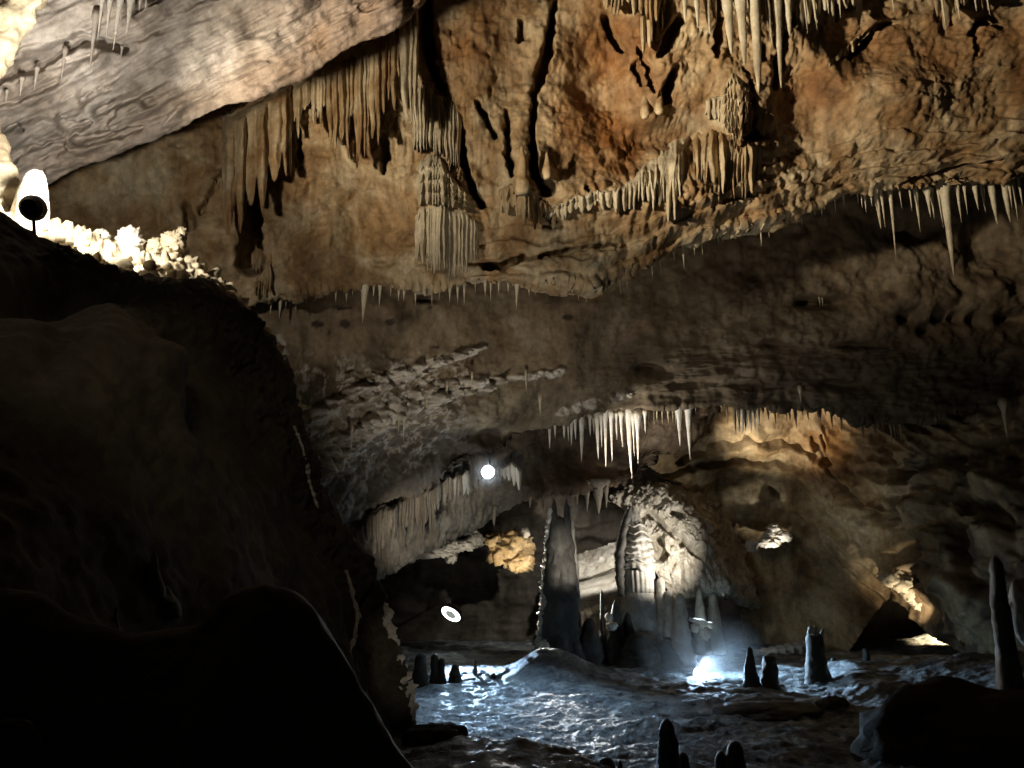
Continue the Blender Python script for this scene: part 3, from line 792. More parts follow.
def curtain(name, top, bot, nfl, Y, mat, label, group=None, depth=0.35, lo=0.7, thick=0.5, spf=7, nv=30, cat='flowstone', hang=True, Ybot=None, tiers=0, taper=0.5, bpow=1.6, wall=None):
    """a continuous curtain of fluted dripstone. top / bot: polylines (px, py) of its upper edge and its longest drips"""
    tx = [p_[0] for p_ in top]
    nuu = nfl * spf + 1
    u = np.linspace(0, 1, nuu); px = tx[0] + (tx[-1] - tx[0]) * u
    ty = np.interp(px, tx, [p_[1] for p_ in top]) + 3.5 * perlin(np.stack([px / 6.0, 0 * px + tx[0] * .37, 0 * px], -1)) * (abs(tx[-1] - tx[0]) > 30)
    by = np.interp(px, [p_[0] for p_ in bot], [p_[1] for p_ in bot])
    r = np.random.RandomState(abs(hash(label)) % 1 + int(tx[0] * 7 + nfl))
    wd = 0.45 + r.rand(nfl) ** 1.3 * 1.3
    bd = np.concatenate([[0], np.cumsum(wd)]) / wd.sum()
    Lk = lo + (1 - lo) * r.rand(nfl + 1); ak = (0.35 + 0.9 * r.rand(nfl + 1)) * np.append(wd, 1) ** .6
    k = np.clip(np.searchsorted(bd, u, 'right') - 1, 0, nfl - 1)
    fr = np.clip((u - bd[k]) / (bd[k + 1] - bd[k]), 0, 1)
    shape = np.sin(np.pi * fr) ** 0.9
    # neighbours share their edges so that the curtain stays one sheet
    kn = np.clip(np.where(fr < .5, k - 1, k + 1), 0, nfl - 1); wn = np.abs(fr - .5)
    Lu = Lk[k] * (1 - wn) + Lk[kn] * wn
    end = ty + (by - ty) * Lu * (0.62 + 0.38 * shape)
    v = np.linspace(0, 1, nv)[:, None]
    PYf = ty[None] + (end - ty)[None] * v
    PXf = px[None] + 1.6 * perlin(np.stack([px[None] / 14 + 0 * v, PYf / 34, 0 * PYf + tx[0]], -1)) * smooth(0, .3, v) + 0 * v
    vary = 0.75 + 0.5 * perlin(np.stack([px[None] / 5 + 0 * v, PYf / 22, 0 * PYf + 5.5 + tx[0]], -1))
    amp = depth * ak[k][None] * shape[None] * vary
    edge = smooth(-.02, 0.10, u) * smooth(1.02, 0.90, u)
    prot = (amp + .25 * depth) * smooth(-.05, 0.22, v) * (1 - taper * v) * edge[None] - .6 * depth * (1 - smooth(0, .12, v)) - .6 * depth * (1 - edge[None])
    if tiers:
        tt = v * tiers; ft = tt - np.floor(tt)
        prot = prot * (0.6 + 0.4 * ft) + 0.45 * depth * ft * edge[None] - 0.2 * depth
    Yb = Y if Ybot is None else Y + (Ybot - Y) * v
    if wall is None: wall = 27.0 < Y < 28.6
    if wall:                                  # grows out of the rock face behind it
        kv = np.linspace(0, 1, 7); g_ = np.full((7, nuu), np.nan)
        for a_ in range(7):
            for b_ in range(0, nuu, 3):
                h_ = hit(px[b_], ty[b_] + (end[b_] - ty[b_]) * kv[a_], ['wall_upper'])
                if h_ is not None: g_[a_, b_] = h_.y
        for a_ in range(7):
            ok = ~np.isnan(g_[a_]); g_[a_] = np.interp(np.arange(nuu), np.arange(nuu)[ok], g_[a_][ok])
        ker = np.ones(2 * spf + 1) / (2 * spf + 1)
        g_ = np.stack([np.convolve(np.pad(r_, spf, 'edge'), ker, 'valid') for r_ in g_])
        Yb = np.stack([np.interp(v[:, 0], kv, g_[:, b_]) for b_ in range(nuu)], 1)
        Yb = np.minimum(Yb, Yb[:1] + 0.25) - 0.04
        ty_j = 0
    front = P(PXf, PYf, Yb - prot)
    th = thick * (1 - 0.8 * v) + 0.03
    back = P(PXf, PYf, Yb + th + .3 * depth + 0 * prot)
    pn = 0.05 * fbm(front * 2.5, 3, seed=int(tx[0]) % 97)
    front[..., 1] += pn; front[..., 0] += 0.6 * pn
    V = np.concatenate([front, back[:, ::-1]], 1)
    n2 = V.shape[1]
    f = grid_faces(nv, n2, True)[:, ::-1].tolist()
    m = nv * n2
    for j in range(nuu - 1):       # close the bottom and the top
        f.append([(nv - 1) * n2 + j, (nv - 1) * n2 + j + 1, (nv - 1) * n2 + n2 - 2 - j, (nv - 1) * n2 + n2 - 1 - j])
        f.append([j + 1, j, n2 - 1 - j, n2 - 2 - j])
    o = link_mesh(name, V.reshape(-1, 3), np.array(f), mat, origin=P(0.5 * (tx[0] + tx[-1]), float(ty.mean()), Y))
    return tag(o, label, cat, group)


# ------------------------------------------------------------------ curtains and drips on the big tan wall
mw = M['wall']


def wy(px, py, off=0.35):
    h = hit(px, py, ['wall_upper'])
    return (h.y if h else 29.0) - off


FLOW = 'flowstone curtains on the tan wall'
curtain('flowstone_curtain', [(222, 118), (258, 98), (292, 84)], [(222, 262), (240, 250), (258, 235), (275, 195), (292, 190)], 7, 26.6, M['wall'], 'broad brown flowstone curtain hanging in the shade below the grey slab edge', FLOW, 0.45, 0.72, 0.6, 9, cat='flowstone')
curtain('flowstone_curtain', [(292, 86), (340, 56), (362, 48)], [(292, 150), (310, 128), (340, 165), (362, 172)], 13, 26.8, M['wall'], 'row of thin brown drip ribs directly under the end of the grey slab', FLOW, 0.3, 0.45, 0.5)
curtain('flowstone_curtain', [(356, 46), (378, 28), (402, 16)], [(356, 172), (370, 168), (385, 140), (402, 100)], 9, 26.6, M['wall'], 'tall group of tan drip ribs left of the longest white drip', FLOW, 0.34, 0.6, 0.5)
curtain('flowstone_curtain', [(399, -22), (418, -24)], [(399, 105), (408, 150), (418, 118)], 3, 26.0, M['pale'], 'longest pale drip curtain running from the top edge beside the black crevice', FLOW, 0.4, 0.75, 0.6, 12)
curtain('flowstone_curtain', [(411, 92), (424, 80), (446, 88), (461, 108)], [(411, 162), (430, 156), (448, 172), (461, 176)], 15, 27.8, M['pale'], 'pale finely fluted curtain left of the long black crevice', FLOW, 0.28, 0.85, 0.8, taper=0.1)
curtain('flowstone_curtain', [(416, 162), (436, 150), (458, 182), (470, 196)], [(416, 206), (436, 210), (470, 214)], 10, 28.4, M['pale'], 'stepped tan flowstone of small scalloped ledges between two fluted curtains', FLOW, 0.34, 0.85, 0.8, tiers=4, taper=0.0)
curtain('flowstone_curtain', [(415, 206), (440, 200), (462, 208), (480, 222)], [(415, 268), (440, 286), (462, 280), (480, 262)], 17, 28.5, M['pale'], 'long fluted curtain running down to the edge of the upper rock lip', FLOW, 0.32, 0.82, 0.8, taper=0.15)
curtain('flowstone_curtain', [(498, 188), (520, 180), (548, 190), (556, 204)], [(498, 214), (530, 232), (556, 236)], 12, 28.4, M['wall'], 'short drip fringe below the split stalagmite in the middle of the tan wall', FLOW, 0.26, 0.6, 0.6)
curtain('flowstone_curtain', [(545, 210), (575, 196), (610, 188), (632, 182)], [(545, 226), (585, 214), (610, 212), (632, 226)], 16, 28.0, M['pale'], 'pale drip fringe on the orange ledge in the middle of the tan wall', FLOW, 0.24, 0.5, 0.7)
curtain('flowstone_curtain', [(622, 186), (650, 158), (672, 140), (690, 132)], [(622, 212), (655, 225), (672, 240), (690, 205)], 15, 27.8, M['pale'], 'broad organ-pipe flowstone curtain with one pipe reaching lowest', FLOW, 0.38, 0.62, 0.9)
curtain('flowstone_curtain', [(690, 132), (716, 128), (740, 136), (764, 142)], [(690, 196), (716, 208), (740, 206), (764, 188)], 15, 27.7, M['wall'], 'yellowish organ-pipe curtain under the tiered spire', FLOW, 0.40, 0.66, 0.9)
curtain('flowstone_curtain', [(704, 98), (716, 94), (730, 92), (742, 100)], [(704, 118), (720, 126), (742, 128)], 9, 27.4, M['pale'], 'short pale comb of drips beside the tiered spire', FLOW, 0.3, 0.75, 0.8)
curtain('flowstone_curtain', [(602, -20), (640, -18), (668, -22)], [(602, 20), (640, 24), (655, 50), (668, 14)], 12, 26.2, M['wall'], 'ragged tan curtain at the top edge above the red-brown hollow', FLOW, 0.4, 0.45, 0.7)
curtain('flowstone_curtain', [(640, 8), (655, 0), (664, 4)], [(640, 60), (650, 62), (664, 30)], 4, 26.6, M['wall'], 'smooth pale hanging flap beside the dark hole high on the tan wall', FLOW, 0.4, 0.7, 0.7)
curtain('flowstone_curtain', [(790, -20), (830, -20), (862, -16)], [(790, 30), (805, 42), (830, 22), (862, 28)], 10, 26.0, M['pale'], 'greyish ragged curtain at the top edge right of the big stalactites', FLOW, 0.4, 0.5, 0.7)
curtain('flowstone_curtain', [(828, 62), (850, 42), (876, 22)], [(828, 70), (850, 60), (876, 34)], 9, 27.2, M['wall'], 'small slanting drip fringe over the dark arch-shaped slit', FLOW, 0.25, 0.5, 0.6)
curtain('flowstone_curtain', [(925, -18), (960, -16), (1000, -20)], [(925, 8), (945, 36), (960, 12), (1000, 16)], 10, 26.0, M['wall'], 'ochre drip curtain at the top edge in the far upper corner', FLOW, 0.35, 0.4, 0.7)
# tiered spire and little stalagmites standing on wall ledges
curtain('flowstone_curtain', [(719, 92), (733, 68), (750, 84)], [(719, 132), (736, 150), (752, 130)], 7, 27.6, M['wall'], 'narrow stepped flowstone spire just below the biggest hanging stalactite', FLOW, 0.26, 0.85, 0.8, tiers=5, taper=0.0)
for (x, a, b, w_, lab) in ((522, 145, 185, 14, 'pointed stalagmite between two black slits in the middle of the tan wall'), (547, 152, 170, 8, 'small blunt stalagmite on the ledge right of the black slit'), (645, 78, 110, 8, 'left one of two little pale stalagmites on the small wall shelf'), (659, 70, 106, 8, 'right one of two little pale stalagmites on the small wall shelf')):
    Yw = wy(x, b, 0.12); q0 = P(x, b, Yw); hh = float(P(x, a, Yw)[2] - q0[2]); r0 = w_ * .5 * Yw / F
    o = lathe('ledge_stalagmite', q0, [(-.35, r0 * .8), (-.2, r0 * 1.3), (0, r0 * 1.25), (hh * .3, r0 * .85), (hh * .7, r0 * .55), (hh * .92, r0 * .35), (hh, r0 * .05)], M['wall'], 14, lambda T, z, q: 1 + .35 * perlin(q * 2.5) + .12 * perlin(q * 6), sub=4)
    tag(o, lab, 'stalagmite')

# ------------------------------------------------------------------ stalactites
G = 'large stalactites at the top edge'
for (x, a, b, w_, lab) in (
        (726, -20, 54, 11, 'thick pale stalactite, leftmost of the big group at the top edge'), (739, -25, 66, 12, 'broad blunt pale stalactite second in the big group at the top edge'),
        (753, -25, 92, 13, 'longest and thickest pale stalactite hanging from the top edge'), (775, -20, 88, 8, 'slender long stalactite right of the thickest one at the top edge'),
        (787, -10, 36, 8, 'short stalactite with a flat side at the end of the big group'), (766, -15, 44, 5, 'thin stalactite between the two longest in the big group'),
        (706, -15, 34, 7, 'medium stalactite over the dark slit left of the big group'), (696, -15, 28, 6, 'slim stalactite left of the big group, over the dark hollow'),
        (684, -12, 22, 5, 'short slim stalactite nearest the ragged curtain at the top edge'), (714, -12, 20, 4, 'thread-thin stalactite between two medium ones at the top edge')):
    stalactite(x, a, b, w_ * 1.25, 25.4 + rnd.random() * .5, M['pale'], lab, G, 0.48, 14, rough=0.16)
G = 'small stalactites at the top edge over the ochre wall'
for (x, b, w_) in ((826, 14, 5), (838, 18, 4), (891, 14, 4), (940, 34, 4), (955, 20, 6), (973, 12, 5), (985, 16, 4), (803, 34, 4), (812, 30, 5)):
    stalactite(x, -16, b, w_, 25.7, M['pale'], 'small stalactite at the top edge hanging over the ochre wall', G, 0.8)
G = 'white stalactites on the grey slab'
for (x, a, b, w_, lab) in (
        (132, -8, 38, 9, 'broad white stalactite, largest on the grey ceiling slab'), (121, -6, 50, 7, 'sharp white stalactite reaching lowest in the slab cluster'),
        (111, -6, 36, 6, 'blunt white stalactite in the middle of the slab cluster'), (103, -4, 42, 4, 'thin pale stalactite beside the blunt one on the grey slab'),
        (96, 18, 74, 6, 'long thin grey stalactite at the end of the slab overhang'), (141, -6, 12, 4, 'short white stalactite beyond the largest on the slab'),
        (147, -6, 10, 3, 'tiny white stalactite last of the slab cluster'), (65, 52, 84, 4, 'dark thin stalactite below the slab overhang'), (37, 70, 90, 4, 'small dark drip under the dark slab overhang'),
        (22, 80, 96, 4, 'small grey drip near the corner under the slab overhang'), (7, 92, 103, 3, 'tiny grey drip closest to the corner of the slab'), (122, 48, 62, 2.5, 'tiny dark drip under the white slab cluster')):
    h_ = hit(x, max(a + 3, 2), ['ceiling'])
    stalactite(x, a, b, w_, (h_.y if h_ else 18.0) - 0.45, M['white'] if b < 60 and x > 99 else M['slab'], lab, G, 0.8)

# row under the right part of the upper lip
G = 'pale stalactites in the row under the upper lip'
ROW = [(875, 186, 229, 7), (880, 188, 227, 4), (888.5, 184, 261, 5), (898, 184, 208, 3), (909, 190, 211, 3), (915, 192, 232, 5), (927, 196, 217, 6), (931, 196, 219, 4), (937, 190, 228, 3), (944, 193, 277, 10),
       (957, 194, 222, 4), (964, 192, 214, 3), (974, 188, 210, 6), (981, 186, 212, 5), (990, 184, 224, 8), (1003, 182, 222, 8), (1008, 182, 208, 4), (1012, 180, 221, 4), (1018, 180, 206, 4), (870, 190, 206, 4), (864, 192, 212, 4), (857, 194, 205, 3)]
SPECIAL = {888.5: 'long thin straw-like stalactite hanging lowest but one under the upper lip', 944: 'longest and thickest pale stalactite under the upper lip, tapering to a thread',
           875: 'flat-ended pale stalactite at the start of the row under the upper lip', 990: 'wide tapering stalactite with a thread tip in the end cluster of the lip row', 1003: 'bright double-tipped stalactite in the end cluster of the lip row'}
for (x, a, b, w_) in ROW:
    stalactite(x, a - 6, b, w_, 30.2 + 0.8 * rnd.random(), M['pale'], SPECIAL.get(x, 'short pale stalactite in the row beneath the upper lip'), G, 0.6 if w_ > 6 else 0.85)

# fringe along the upper lip
G = 'fringe of small stalactites along the upper lip'
SP = {365: (323, 9, 'broad cone stalactite standing out of the fringe of the upper lip'), 517: (309, 6, 'pointed pale stalactite in the middle of the fringe of the upper lip'), 450: (302, 5, 'pointed stalactite below the long fluted curtain'),
      605: (291, 4, 'thin stalactite hanging free of the fringe toward the right'), 760: (246, 4, 'lone bright thin stalactite where the lip climbs')}
xs = sorted(list(np.arange(268, 640, 8.5) + np.random.RandomState(3).rand(44) * 6) + list(np.arange(645, 860, 11) + np.random.RandomState(4).rand(20) * 7))
for x in xs:
    if min(abs(x - k) for k in SP) < 5: continue
    a = float(lipB(x)); L_ = 5 + 13 * rnd.random() ** 2.2
    stalactite(x, a - 7, a + L_, 2.2 + 2.2 * rnd.random(), 30.0, M['pale'], 'small stalactite in the thin fringe along the upper lip', G, 0.9, 7)
for x, (b, w_, lab) in SP.items():
    stalactite(x, float(lipB(x)) - 8, b, w_, 29.8, M['pale'], lab, G, 0.9)
curtain('flowstone_curtain', [(254, 262), (262, 252), (272, 250)], [(254, 300), (262, 312), (272, 290)], 5, 26.0, M['wall'], 'narrow brown drip curtain just beyond the crest of the dark mound', FLOW, 0.22, 0.6, 0.4, wall=True)

# alcove stalactites, brightly lit
G = 'lit stalactites hanging in the arch opening'
AL = [(549.5, 426, 449, 3.5), (555, 426, 438, 3), (564, 420, 439, 4), (568, 420, 441, 3), (571.5, 420, 446, 4), (575, 418, 440, 4), (581.5, 412, 462, 6.5), (597, 420, 460, 5), (605, 412, 468, 5), (611, 418, 462, 4), (621, 418, 447, 4),
      (628.5, 416, 479, 7), (637.5, 420, 464, 6), (633, 420, 456, 3), (645, 416, 434, 3.5), (678.5, 408, 447, 7), (688, 407, 459, 7.5), (601, 420, 448, 3), (616, 418, 440, 3), (590, 420, 436, 3)]
ALS = {628.5: 'longest bright white stalactite in the arch opening', 581.5: 'grey cone stalactite standing free at the arch opening, left of the group', 688: 'bright white stalactite, larger of the pair apart from the arch group', 678.5: 'bright white stalactite, smaller of the pair apart from the arch group',
       605: 'long brownish stalactite in the middle of the arch group', 637.5: 'medium white stalactite just right of the longest in the arch', 549.5: 'first thin stalactite at the low end of the arch lip'}
for (x, a, b, w_) in AL:
    stalactite(x, a - 3, b, w_, 38.4 + rnd.random() * 0.8, M['white'], ALS.get(x, 'slim pale stalactite in the group hanging in the arch opening'), G, 0.7)
G = 'short drips along the arch lip'
for i, x in enumerate(np.arange(583, 700, 4.6)):
    a = float(lipD(x)); stalactite(x + rnd.random() * 2, a - 4, a + 8 + 12 * rnd.random(), 2.6 + rnd.random() * 1.5, 38.9 + rnd.random() * .6, M['pale'], 'short pale drip in the dense fringe of the arch lip', G, 0.85, 7)
G = 'dark drips along the right part of the arch lip'
for i, x in enumerate(np.arange(700, 900, 5.2)):
    a = float(lipD(x)); L_ = 5 + 16 * rnd.random() ** 1.6
    if 730 < x < 760: L_ *= 1.4
    stalactite(x + rnd.random() * 3, a - 4, a + L_, 3 + 2 * rnd.random(), 38.6 + rnd.random() * .6, M['vault'], 'short dark drip against the lit alcove under the arch lip', G, 0.85, 7)
G = 'white drips over the lit alcove'
for x, b in ((738, 432), (742, 436), (746, 430), (750, 434), (754, 432), (758, 428)):
    stalactite(x, 412, b, 3.2, 41.5, M['white'], 'thin white drip in the bright comb over the lit alcove', G, 0.8, 7)
stalactite(1003, 404, 440, 6, 36.8, M['pale'], 'lone pale stalactite hanging before the dark wall far from the arch', None, 0.9)
# drips on the brown vault
G = 'little stalactites on the brown vault'
for (x, a, b, w_) in ((404, 424, 442, 3), (399, 424, 434, 2), (526, 380, 391, 2.4), (447, 392, 404, 2.4), (472, 382, 392, 2), (427, 398, 412, 2.2), (819, 300, 308, 2.5), (822, 300, 307, 2), (800, 395, 404, 3), (540, 405, 416, 2.5), (352, 436, 450, 2.4)):
    h_ = hit(x, a, ['wall_middle'])
    stalactite(x, a - 5, b, w_, (h_.y if h_ else 37) - 0.3, M['pale'], 'little pale stalactite alone on the brown vault', G, 0.9, 7, up=0.35)

# ------------------------------------------------------------------ drip curtains of the lower left overhang
G = 'curtains of the lower overhang'
curtain('drip_curtain', [(364, 516), (380, 506), (398, 504)], [(364, 540), (380, 566), (398, 540)], 6, 35.4, M['lower'], 'yellowish drip curtain at the low end of the overhang beside the mound', G, 0.4, 0.6, 0.6)
curtain('drip_curtain', [(396, 500), (420, 488), (440, 484)], [(396, 540), (420, 552), (440, 522)], 12, 36.2, M['lower'], 'grey drip curtain with long thin ribs on the lower overhang', G, 0.4, 0.55, 0.6)
curtain('drip_curtain', [(430, 486), (452, 474), (470, 470)], [(430, 516), (452, 506), (470, 500)], 9, 37.2, M['lower'], 'pale grey drip curtain nearest the round lamp on the lower overhang', G, 0.4, 0.5, 0.6)
curtain('drip_curtain', [(500, 468), (512, 462), (522, 470)], [(500, 478), (520, 492), (522, 484)], 5, 38.3, M['white'], 'small bright drip tip just right of the round lamp', G, 0.3, 0.8, 0.5)
G = 'dark stalactites under the chamber roof'
for (x, b, w_, lab) in ((494, 527, 6, 'lone grey stalactite under the edge of the lower overhang'), (543, 512, 5, None), (587, 512, 6, None), (598, 514, 12, None), (606, 508, 6, None), (577, 506, 4, None), (530, 508, 4, None), (553, 506, 4, None)):
    stalactite(x, float(lipE(x)) - 6, b, w_, float(yd(x)) + 0.9, M['lower'], lab or 'dark stalactite under the roof edge above the columns', G, 0.75)

# ------------------------------------------------------------------ floor things
def zat(x, y): return ground(x, y)


def stal(px, yt, yb, wt, wb, Y, mat, name='stalagmite', label=None, group=None, rough=0.22, tiers=0, parent=None, seg=22, cone=0.8, skew=0.0, flute=0.0, cat='stalagmite', rnd_top=False):
    b = P(px, yb, Y); b[2] = min(b[2], b[2])
    H = float(P(px, yt, Y)[2] - b[2]); r0, r1 = wb * .5 * Y / F, wt * .5 * Y / F
    s = rnd.random() * 40
    ts = np.concatenate([[-0.06], np.linspace(0, 0.9, 28), [0.94, .965, .985, 1.0]])
    rr = []
    for t in ts:
        r = r0 + (r1 - r0) * np.clip(t, 0, 1) ** cone
        if t > 0.9: r *= math.sqrt(max(1 - ((t - 0.9) / 0.1) ** 2, 0.02)) if rnd_top else max(1 - (t - 0.9) / 0.1, 0.06)
        if tiers and t < .93:
            fr = (t * tiers) % 1.0; r *= 1.0 + 0.16 * (1 - fr) - 0.08
        rr.append((t * H, r))
    o = lathe(name, b, rr, mat, seg, lambda T, z, q: 1 + rough * (fbm(q * 1.8 * np.array([1, 1, .55]) + s, 3) * 1.5) + 0.10 * perlin(q * 5) + flute * np.abs(np.sin(T * 9 + .6 * perlin(q * .8) * 4)),
              lambda z: (skew * (z / H) ** 2 * r0, 0 * z), parent=parent)
    if label: tag(o, label, cat, group)
    return o


# twin-tipped column
Y1 = 41.0
t1 = thing('tall_stalagmite', 'tall dark twin-tipped stalagmite column with bright knobby edges', 'stalagmite', P(560, 664, Y1))
stal(561, 516, 668, 20, 41, Y1, M['darkst'], 'stalagmite_body', parent=t1, seg=48, cone=1.1, rough=0.2, rnd_top=True, tiers=9)
stal(555, 497, 575, 3, 23, Y1 - .12, M['darkst'], 'pointed_tip', parent=t1, rough=.25)
stal(567.5, 498, 580, 3, 23, Y1 - .1, M['darkst'], 'pointed_tip', parent=t1, rough=.25)
tube('knobby_rib', [P(x, y, Y1 - .05) for x, y in ((551, 508), (548.5, 530), (546.5, 555), (544.5, 580), (543.5, 600), (542, 625), (540.5, 650), (540, 664))], np.array([2.4, 3.0, 3.2, 3.6, 3.6, 4.4, 4.4, 3]) * Y1 / F * .8, M['white'], 12, t1, 0.9, 4.6, n=140, seed=5)
tube('knobby_rib', [P(x, y, Y1 + .05) for x, y in ((570, 506), (573, 535), (575, 560), (577, 585), (578.5, 610), (579, 632))], np.array([2, 2.4, 2.6, 3, 3, 2.4]) * Y1 / F * .8, M['column'], 12, t1, 0.4, 3.0, n=70, seed=6)
# banded column
Y2 = 43.0
t2 = thing('tall_stalagmite', 'bright banded stalagmite column with scalloped tiers and a fluted foot', 'stalagmite', P(640, 622, Y2))
k = Y2 / F
zt = lambda y: float(P(640, y, Y2)[2] - P(640, 622, Y2)[2])
prof = [(zt(y), w_ * .5 * k) for y, w_ in ((624, 38), (612, 37), (600, 34), (592, 30))]
lathe('stalagmite_foot', P(640, 622, Y2), [(zt(660), 44 * .5 * k)] + prof, M['column'], 40, lambda T, z, q: 1 + .14 * fbm(q * 1.5, 3) + .04 * perlin(q * 5), parent=t2, sub=6)
lathe('fluted_band', P(640.5, 622, Y2), [(zt(594), 24 * .5 * k), (zt(591), 29.5 * .5 * k), (zt(573), 28.5 * .5 * k), (zt(570), 27 * .5 * k)], M['column'], 120, lambda T, z, q: 1 + .09 * np.abs(np.sin(T * 11 + .8 * perlin(q * 1.2))), parent=t2, sub=4)
pr = []
tw = [(571, 27.5), (562, 27.5), (555, 26.5), (548, 25.5), (541, 24), (534, 21.5), (527, 18.5), (520, 14.5)]
for (ya, wa), (yb_, wb_) in zip(tw, tw[1:]):
    pr += [(zt(ya), wa * .42 * k), (zt(ya - 1.2), wa * .56 * k), (zt(0.45 * ya + 0.55 * yb_), wb_ * .55 * k), (zt(yb_ + .6), wb_ * .44 * k)]
pr += [(zt(519), 12 * .5 * k), (zt(513), 9 * .5 * k), (zt(508), 4 * .5 * k), (zt(506), .5 * k)]
lathe('tiered_spire', P(641, 622, Y2), pr, M['column'], 56, lambda T, z, q: 1 + .20 * fbm(q * np.array([1.6, 1.6, 2.2]), 4) + 0.10 * np.abs(np.sin(T * 7 + 2.5 * perlin(q * .9) + 1.3 * z)) - .05, lambda z: (-0.12 * np.clip((z - zt(560)) / (zt(507) - zt(560)), 0, 1) ** 1.5 * 2.2, 0 * z), parent=t2, sub=3, wavy=.2)
tube('knobby_rib', [P(x, y, Y2 - .3) for x, y in ((631, 506), (626, 520), (622, 540), (620, 560), (620, 580), (622, 596))], np.array([1.6, 3.4, 4.4, 4.6, 4.4, 3]) * k * .9, M['darkst'], 14, t2, 0.35, 2.4, n=60, seed=8)
tube('knobby_rib', [P(x, y, Y2 - .2) for x, y in ((628, 509), (623, 522), (618.5, 540), (616.5, 558), (616, 572))], np.array([1.4, 1.8, 2.2, 2.4, 2]) * k * .8, M['white'], 10, t2, 0.6, 3.4, n=70, seed=9)

# smaller stalagmites round the columns
G = 'stalagmites crowded at the foot of the columns'
for (x, a, b, wt, wb, Y, mt, ti, ro, lab) in (
        (662.5, 577, 630, 7, 15, 42.4, M['column'], 5, .14, 'bright stepped stalagmite right beside the banded column'),
        (671, 590, 634, 8, 16, 42.0, M['column'], 3, .16, 'short bright stepped stalagmite in front of the stepped one by the column'),
        (682.5, 593, 662, 8, 26, 41.4, M['column'], 3, .08, 'smooth grey rounded stalagmite among the group right of the banded column'),
        (702, 587, 650, 5, 19, 43.2, M['column'], 0, .12, 'dim slender cone stalagmite behind the floor lamp'),
        (716, 592, 650, 8, 20, 44.0, M['column'], 0, .14, 'dim blunt stalagmite farthest right of the group under the pale slope'),
        (603.5, 588, 664, 2.5, 9, 41.0, M['darkst'], 0, .1, 'thin dark spike stalagmite between the two tall columns'),
        (617, 599, 664, 5, 28, 41.0, M['darkst'], 0, .18, 'dark pointed stalagmite in front of the banded column foot'),
        (590, 618, 666, 8, 38, 40.8, M['darkst'], 0, .25, 'wide dark stalagmite just right of the twin-tipped column'),
        (640, 632, 668, 14, 56, 40.2, M['darkst'], 0, .25, 'low broad dark stalagmite at the front of the column group'),
        (663, 640, 668, 12, 40, 40.6, M['darkst'], 0, .2, 'low dark hump beside the front stalagmite of the column group'),
        (575, 632, 668, 6, 26, 40.4, M['darkst'], 0, .2, 'dark stub leaning on the foot of the twin-tipped column'),
        (629, 612, 664, 6, 22, 41.2, M['darkst'], 0, .2, 'dark blunt stalagmite touching the foot of the banded column')):
    stal(x, a, b, wt, wb, Y, mt, label=lab, group=G, tiers=ti, rough=ro, rnd_top=wt > 5)
for (x, y, rx, ry, Y, lab) in ((589, 613, 5, 4.5, 43.0, 'small bright lump perched beside the twin-tipped column'), (583, 618, 3, 6, 42.2, 'bright little tooth of rock right of the twin-tipped column'), (599, 609, 7, 4, 44, 'bright crusted lump behind the dark spike'),
                              (609, 617, 3.5, 4, 40.4, 'upper bright crust on the dark stalagmite between the columns'), (612, 626, 5, 4, 40.2, 'lower bright crust on the dark stalagmite between the columns'),
                              (705, 634, 6, 5, 41.5, 'bright crumbly lump right of the grey rounded stalagmite'), (695, 628, 4, 4, 41.6, 'little bright lump under the broken pale slab')):
    o = boulder('calcite_lump', P(x, y, Y), (rx * Y / F, rx * Y / F * .8, ry * Y / F), M['white'], seed=int(x), amp=.3, lump=.4, nu=20, nv=14); tag(o, lab, 'rock')
o = tube('broken_slab', [P(689, 619, 42), P(700, 622, 41.8), P(713, 626, 41.6)], [.10, .14, .10], M['white'], 10, knob=.4, kscale=2); tag(o, 'long pale broken slab lying right of the grey rounded stalagmite', 'rock')
o = boulder('calcite_lump', P(545, 652, 40.4), (.28, .28, .55), M['white'], seed=4, amp=.3, lump=.3); tag(o, 'small pale knob at the foot of the twin-tipped column', 'rock')

# stalagmites out on the floor
G = 'stalagmites on the wet floor'
for (x, a, b, wt, wb, mt, lab) in (
        (420, 653, 686, 9, 15, M['darkst'], 'grey rounded stalagmite first in the row beside the mound flank'),
        (434, 654, 682, 6, 12, M['darkst'], 'taller stalagmite of the close pair beyond the mound flank'),
        (441, 658, 682, 5, 10, M['darkst'], 'shorter stalagmite of the close pair beyond the mound flank'),
        (455, 664, 682, 7, 16, M['darkst'], 'low dome stalagmite after the close pair by the mound'),
        (475, 659, 676, 3, 6, M['column'], 'thin pale stalagmite standing alone on the far floor edge'),
        (493, 673, 680, 4, 8, M['darkst'], 'tiny stub on the far floor left of the pale hump'),
        (752, 647, 687, 6, 20, M['darkst'], 'dark stalagmite silhouetted on the glittering floor near the stairs'),
        (771, 655, 687, 12, 20, M['darkst'], 'dark rounded stub next to the silhouetted stalagmite near the stairs'),
        (730, 649, 662, 5, 12, M['darkst'], 'small dark stub behind the floor lamp by the stairs'),
        (868, 648, 672, 6, 13, M['darkst'], 'short dark stalagmite alone on the dim floor before the passage'),
        (835, 657, 676, 4, 9, M['darkst'], 'small stub leaning by the big broken stalagmite')):
    Y = floor_Y(b); q = P(x, b, Y); Y = Y
    stal(x, a, b + 3, wt, wb, Y, mt, label=lab, group=G, rough=.32, rnd_top=True)
q = P(817, 685, floor_Y(685))
t3 = thing('broken_stalagmite', 'thick dark broken stalagmite with a jagged pale top on the floor right of the lamp', 'stalagmite', q)
Y3 = float(q[1])
stal(818, 632, 688, 14, 26, Y3, M['darkst'], 'stump', parent=t3, rough=.16, rnd_top=True)
stal(821, 627, 645, 1.5, 7, Y3 - .05, M['column'], 'splinter', parent=t3, skew=1.2)
